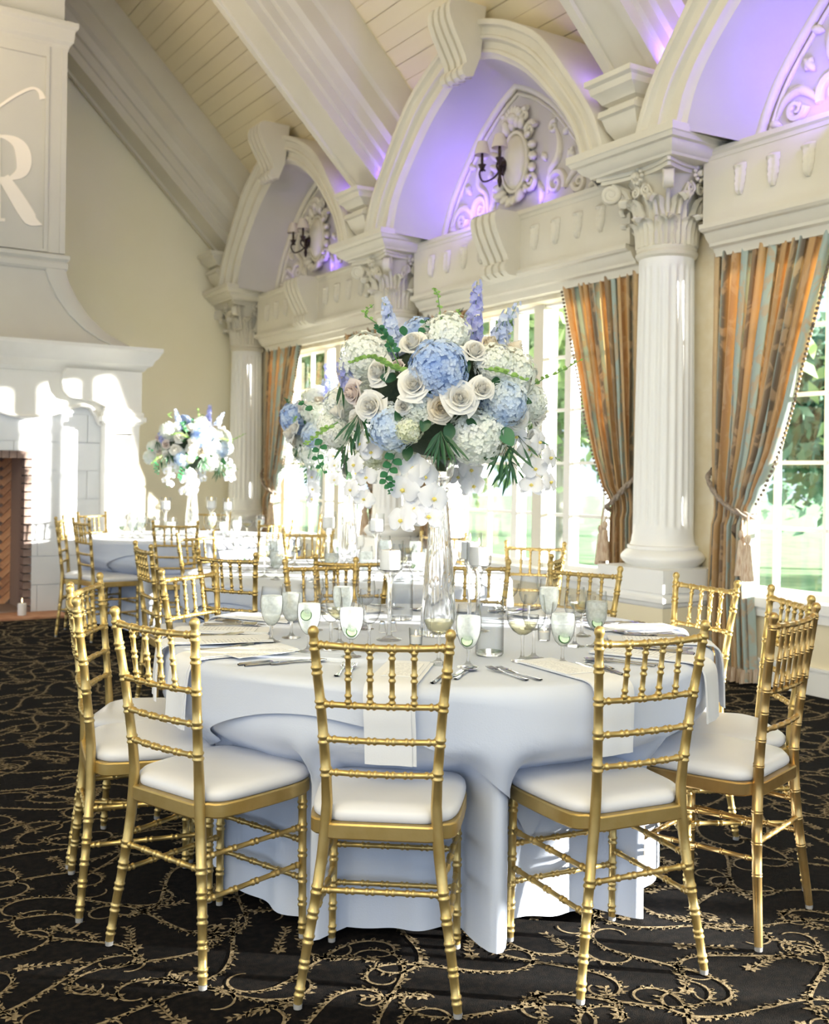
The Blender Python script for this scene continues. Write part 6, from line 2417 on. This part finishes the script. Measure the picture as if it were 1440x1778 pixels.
    # dark leaves between the blooms
    for i, (x, y, a, l, w_, mk) in enumerate(((695, 640, 200, 0.075, 0.027, 'leaf'), (690, 668, 170, 0.07, 0.025, 'leaf'), (815, 618, 20, 0.06, 0.024, 'leaf'), (800, 630, 300, 0.07, 0.027, 'leaf'), (705, 720, 230, 0.06, 0.024, 'leaf'),
                                           (745, 735, 250, 0.06, 0.024, 'leaf'), (872, 750, 310, 0.085, 0.032, 'leaf_mid'), (785, 745, 260, 0.07, 0.026, 'leaf'), (730, 690, 0, 0.05, 0.02, 'leaf'), (660, 735, 190, 0.06, 0.02, 'leaf'),
                                           (905, 698, 350, 0.055, 0.016, 'leaf'), (715, 782, 260, 0.06, 0.024, 'leaf'), (848, 780, 290, 0.08, 0.03, 'leaf'), (740, 575, 60, 0.05, 0.022, 'leaf'), (705, 590, 100, 0.05, 0.02, 'leaf_mid'),
                                           (812, 740, 340, 0.05, 0.02, 'leaf'), (860, 680, 80, 0.05, 0.02, 'leaf'), (640, 770, 210, 0.07, 0.02, 'leaf'))):
        p, n = face_pt(*P(x, y), -0.012 if i not in (6, 12) else 0.02)
        d = Vector((cos(radians(a)), -0.35, sin(radians(a))))
        b = MB()
        leaf_blade(b, p, d, n, l * 0.8, w_ * 0.8, 0.2, 0.15, 7)
        b.build('leaf', M[mk], t, smooth=60, fix=False)
    # ruscus: hanging sprays of narrow leaves
    def ruscus(x, y, n, spread, L_, back=0.0, mk='leaf'):
        p, nn = face_pt(*P(x, y), 0.02)
        p.y += back
        b = MB()
        for i in range(n):
            a = radians(-90 + (i / max(1, n - 1) * 2 - 1) * spread + rng.uniform(-8, 8))
            d = Vector((cos(a), rng.uniform(-0.45, 0.1), sin(a)))
            q_ = p + d * rng.uniform(0.0, L_ * 0.45)
            leaf_blade(b, q_, d + Vector((rng.uniform(-.2, .2), 0, rng.uniform(-.15, .15))), (0.2, -1, 0.2), rng.uniform(0.055, 0.085), 0.0046, 0.2, 0.15, 6)
            b.tube([p, q_], 0.0010, 4)
        b.build('ruscus_spray', M[mk], t, smooth=60, fix=False)
    ruscus(768, 760, 16, 42, 0.12)
    ruscus(880, 775, 13, 60, 0.14)
    ruscus(895, 800, 10, 50, 0.13)
    ruscus(628, 725, 10, 45, 0.12)
    ruscus(615, 760, 8, 30, 0.12)
    ruscus(600, 665, 4, 20, 0.03)
    ruscus(735, 640, 4, 30, 0.03)
    ruscus(905, 760, 6, 70, 0.10)
    # eucalyptus sprig with round leaves, hanging
    def euc(pts, n, r, mk='leaf_mid', back=-0.05):
        Q = [Vector((P(x, y)[0], -0.15 + back, P(x, y)[1])) for x, y in pts]
        C = catmull(Q, 6)
        b = MB()
        b.tube(C, 0.0012, 4)
        for i in range(n):
            p = C[int((i + 0.5) / n * (len(C) - 1))]
            sd = 1 if i % 2 else -1
            rr = r * lerp(1.0, 0.5, i / n)
            d = Vector((sd * 0.8, -0.5, -0.4 + 0.5 * rng.random()))
            leaf_blade(b, p, d, (0.1, -0.7, 0.6), rr * 2.1, rr, 0.1, 0.2, 6)
        b.build('eucalyptus_sprig', M[mk], t, smooth=60, fix=False)
    euc([(695, 790), (688, 812), (680, 832), (688, 845)], 9, 0.018)
    euc([(690, 830), (690, 845), (684, 858)], 8, 0.007)
    euc([(575, 770), (568, 800), (580, 826)], 8, 0.014)
    euc([(560, 720), (545, 712), (535, 705)], 4, 0.012)
    euc([(742, 590), (742, 578), (740, 570)], 3, 0.014)
    # orchid sprays
    def spray(pts, n, size, back, face=(0, -1, 0.1)):
        Q = [Vector((P(x, y)[0], back, P(x, y)[1])) for x, y in pts]
        C = catmull(Q, 8)
        s_ = MB().tube(C, 0.0018, 5).build('orchid_spray', M['stem'], t, smooth=180)
        for i in range(n):
            p = C[int((i + 0.3) / n * (len(C) - 1))]
            sd = 1 if i % 2 else -1
            nn = Vector(face) + Vector((sd * 0.45 + rng.uniform(-.2, .2), rng.uniform(-.2, .2), rng.uniform(-.25, .25)))
            o = link_mesh('orchid_flower', orc_me, s_, p + Vector((sd * 0.028 * size, -0.012, rng.uniform(-.012, .012))), None, size * rng.uniform(0.9, 1.1))
            z_ = nn.normalized()
            upv = Vector((0, 0, 1)) + Vector((rng.uniform(-.4, .4), 0, 0))
            x_ = upv.cross(z_).normalized()
            y_ = z_.cross(x_)
            R_ = Matrix((x_, y_, z_)).transposed()
            o.rotation_euler = R_.to_euler()
            # the lip rides on the flower as part of the same spray level
            l_ = link_mesh('orchid_lip', lip_me, s_, o.location, o.rotation_euler, o.scale * 0.62)
    spray([(650, 775), (640, 805), (634, 840), (632, 885)], 6, 0.82, -0.14, (-0.5, -0.7, 0.1))
    spray([(745, 805), (722, 840), (745, 868), (735, 892), (708, 915)], 7, 1.12, -0.17)
    spray([(905, 760), (935, 785), (942, 820), (932, 852)], 7, 0.92, -0.12, (0.5, -0.8, 0.2))
    spray([(800, 790), (818, 822), (815, 852)], 4, 0.95, 0.06)
    return t
b0 = bouquet()
b0.location = (T1[0], T1[1], 1.59)
b0['label'] = 'large blue and white flower arrangement on the near table, with hanging orchids'
dup(b0, loc=(T3[0] - 0.02, T3[1] + 0.02, 1.56), rz=-TH - 1.3, label='white and pale blue arrangement on the middle table, left behind the large one', scale=0.95)
dup(b0, loc=(T2[0], T2[1], 1.54), rz=-TH + 0.5, label='small-looking blue and white arrangement on the far table before the cream wall', scale=0.92)
# the first prototypes that were never placed are removed
for k, p in PROTO.items():
    if k not in _used:
        for ch in list(p.children_recursive):
            bpy.data.objects.remove(ch)
        bpy.data.objects.remove(p)
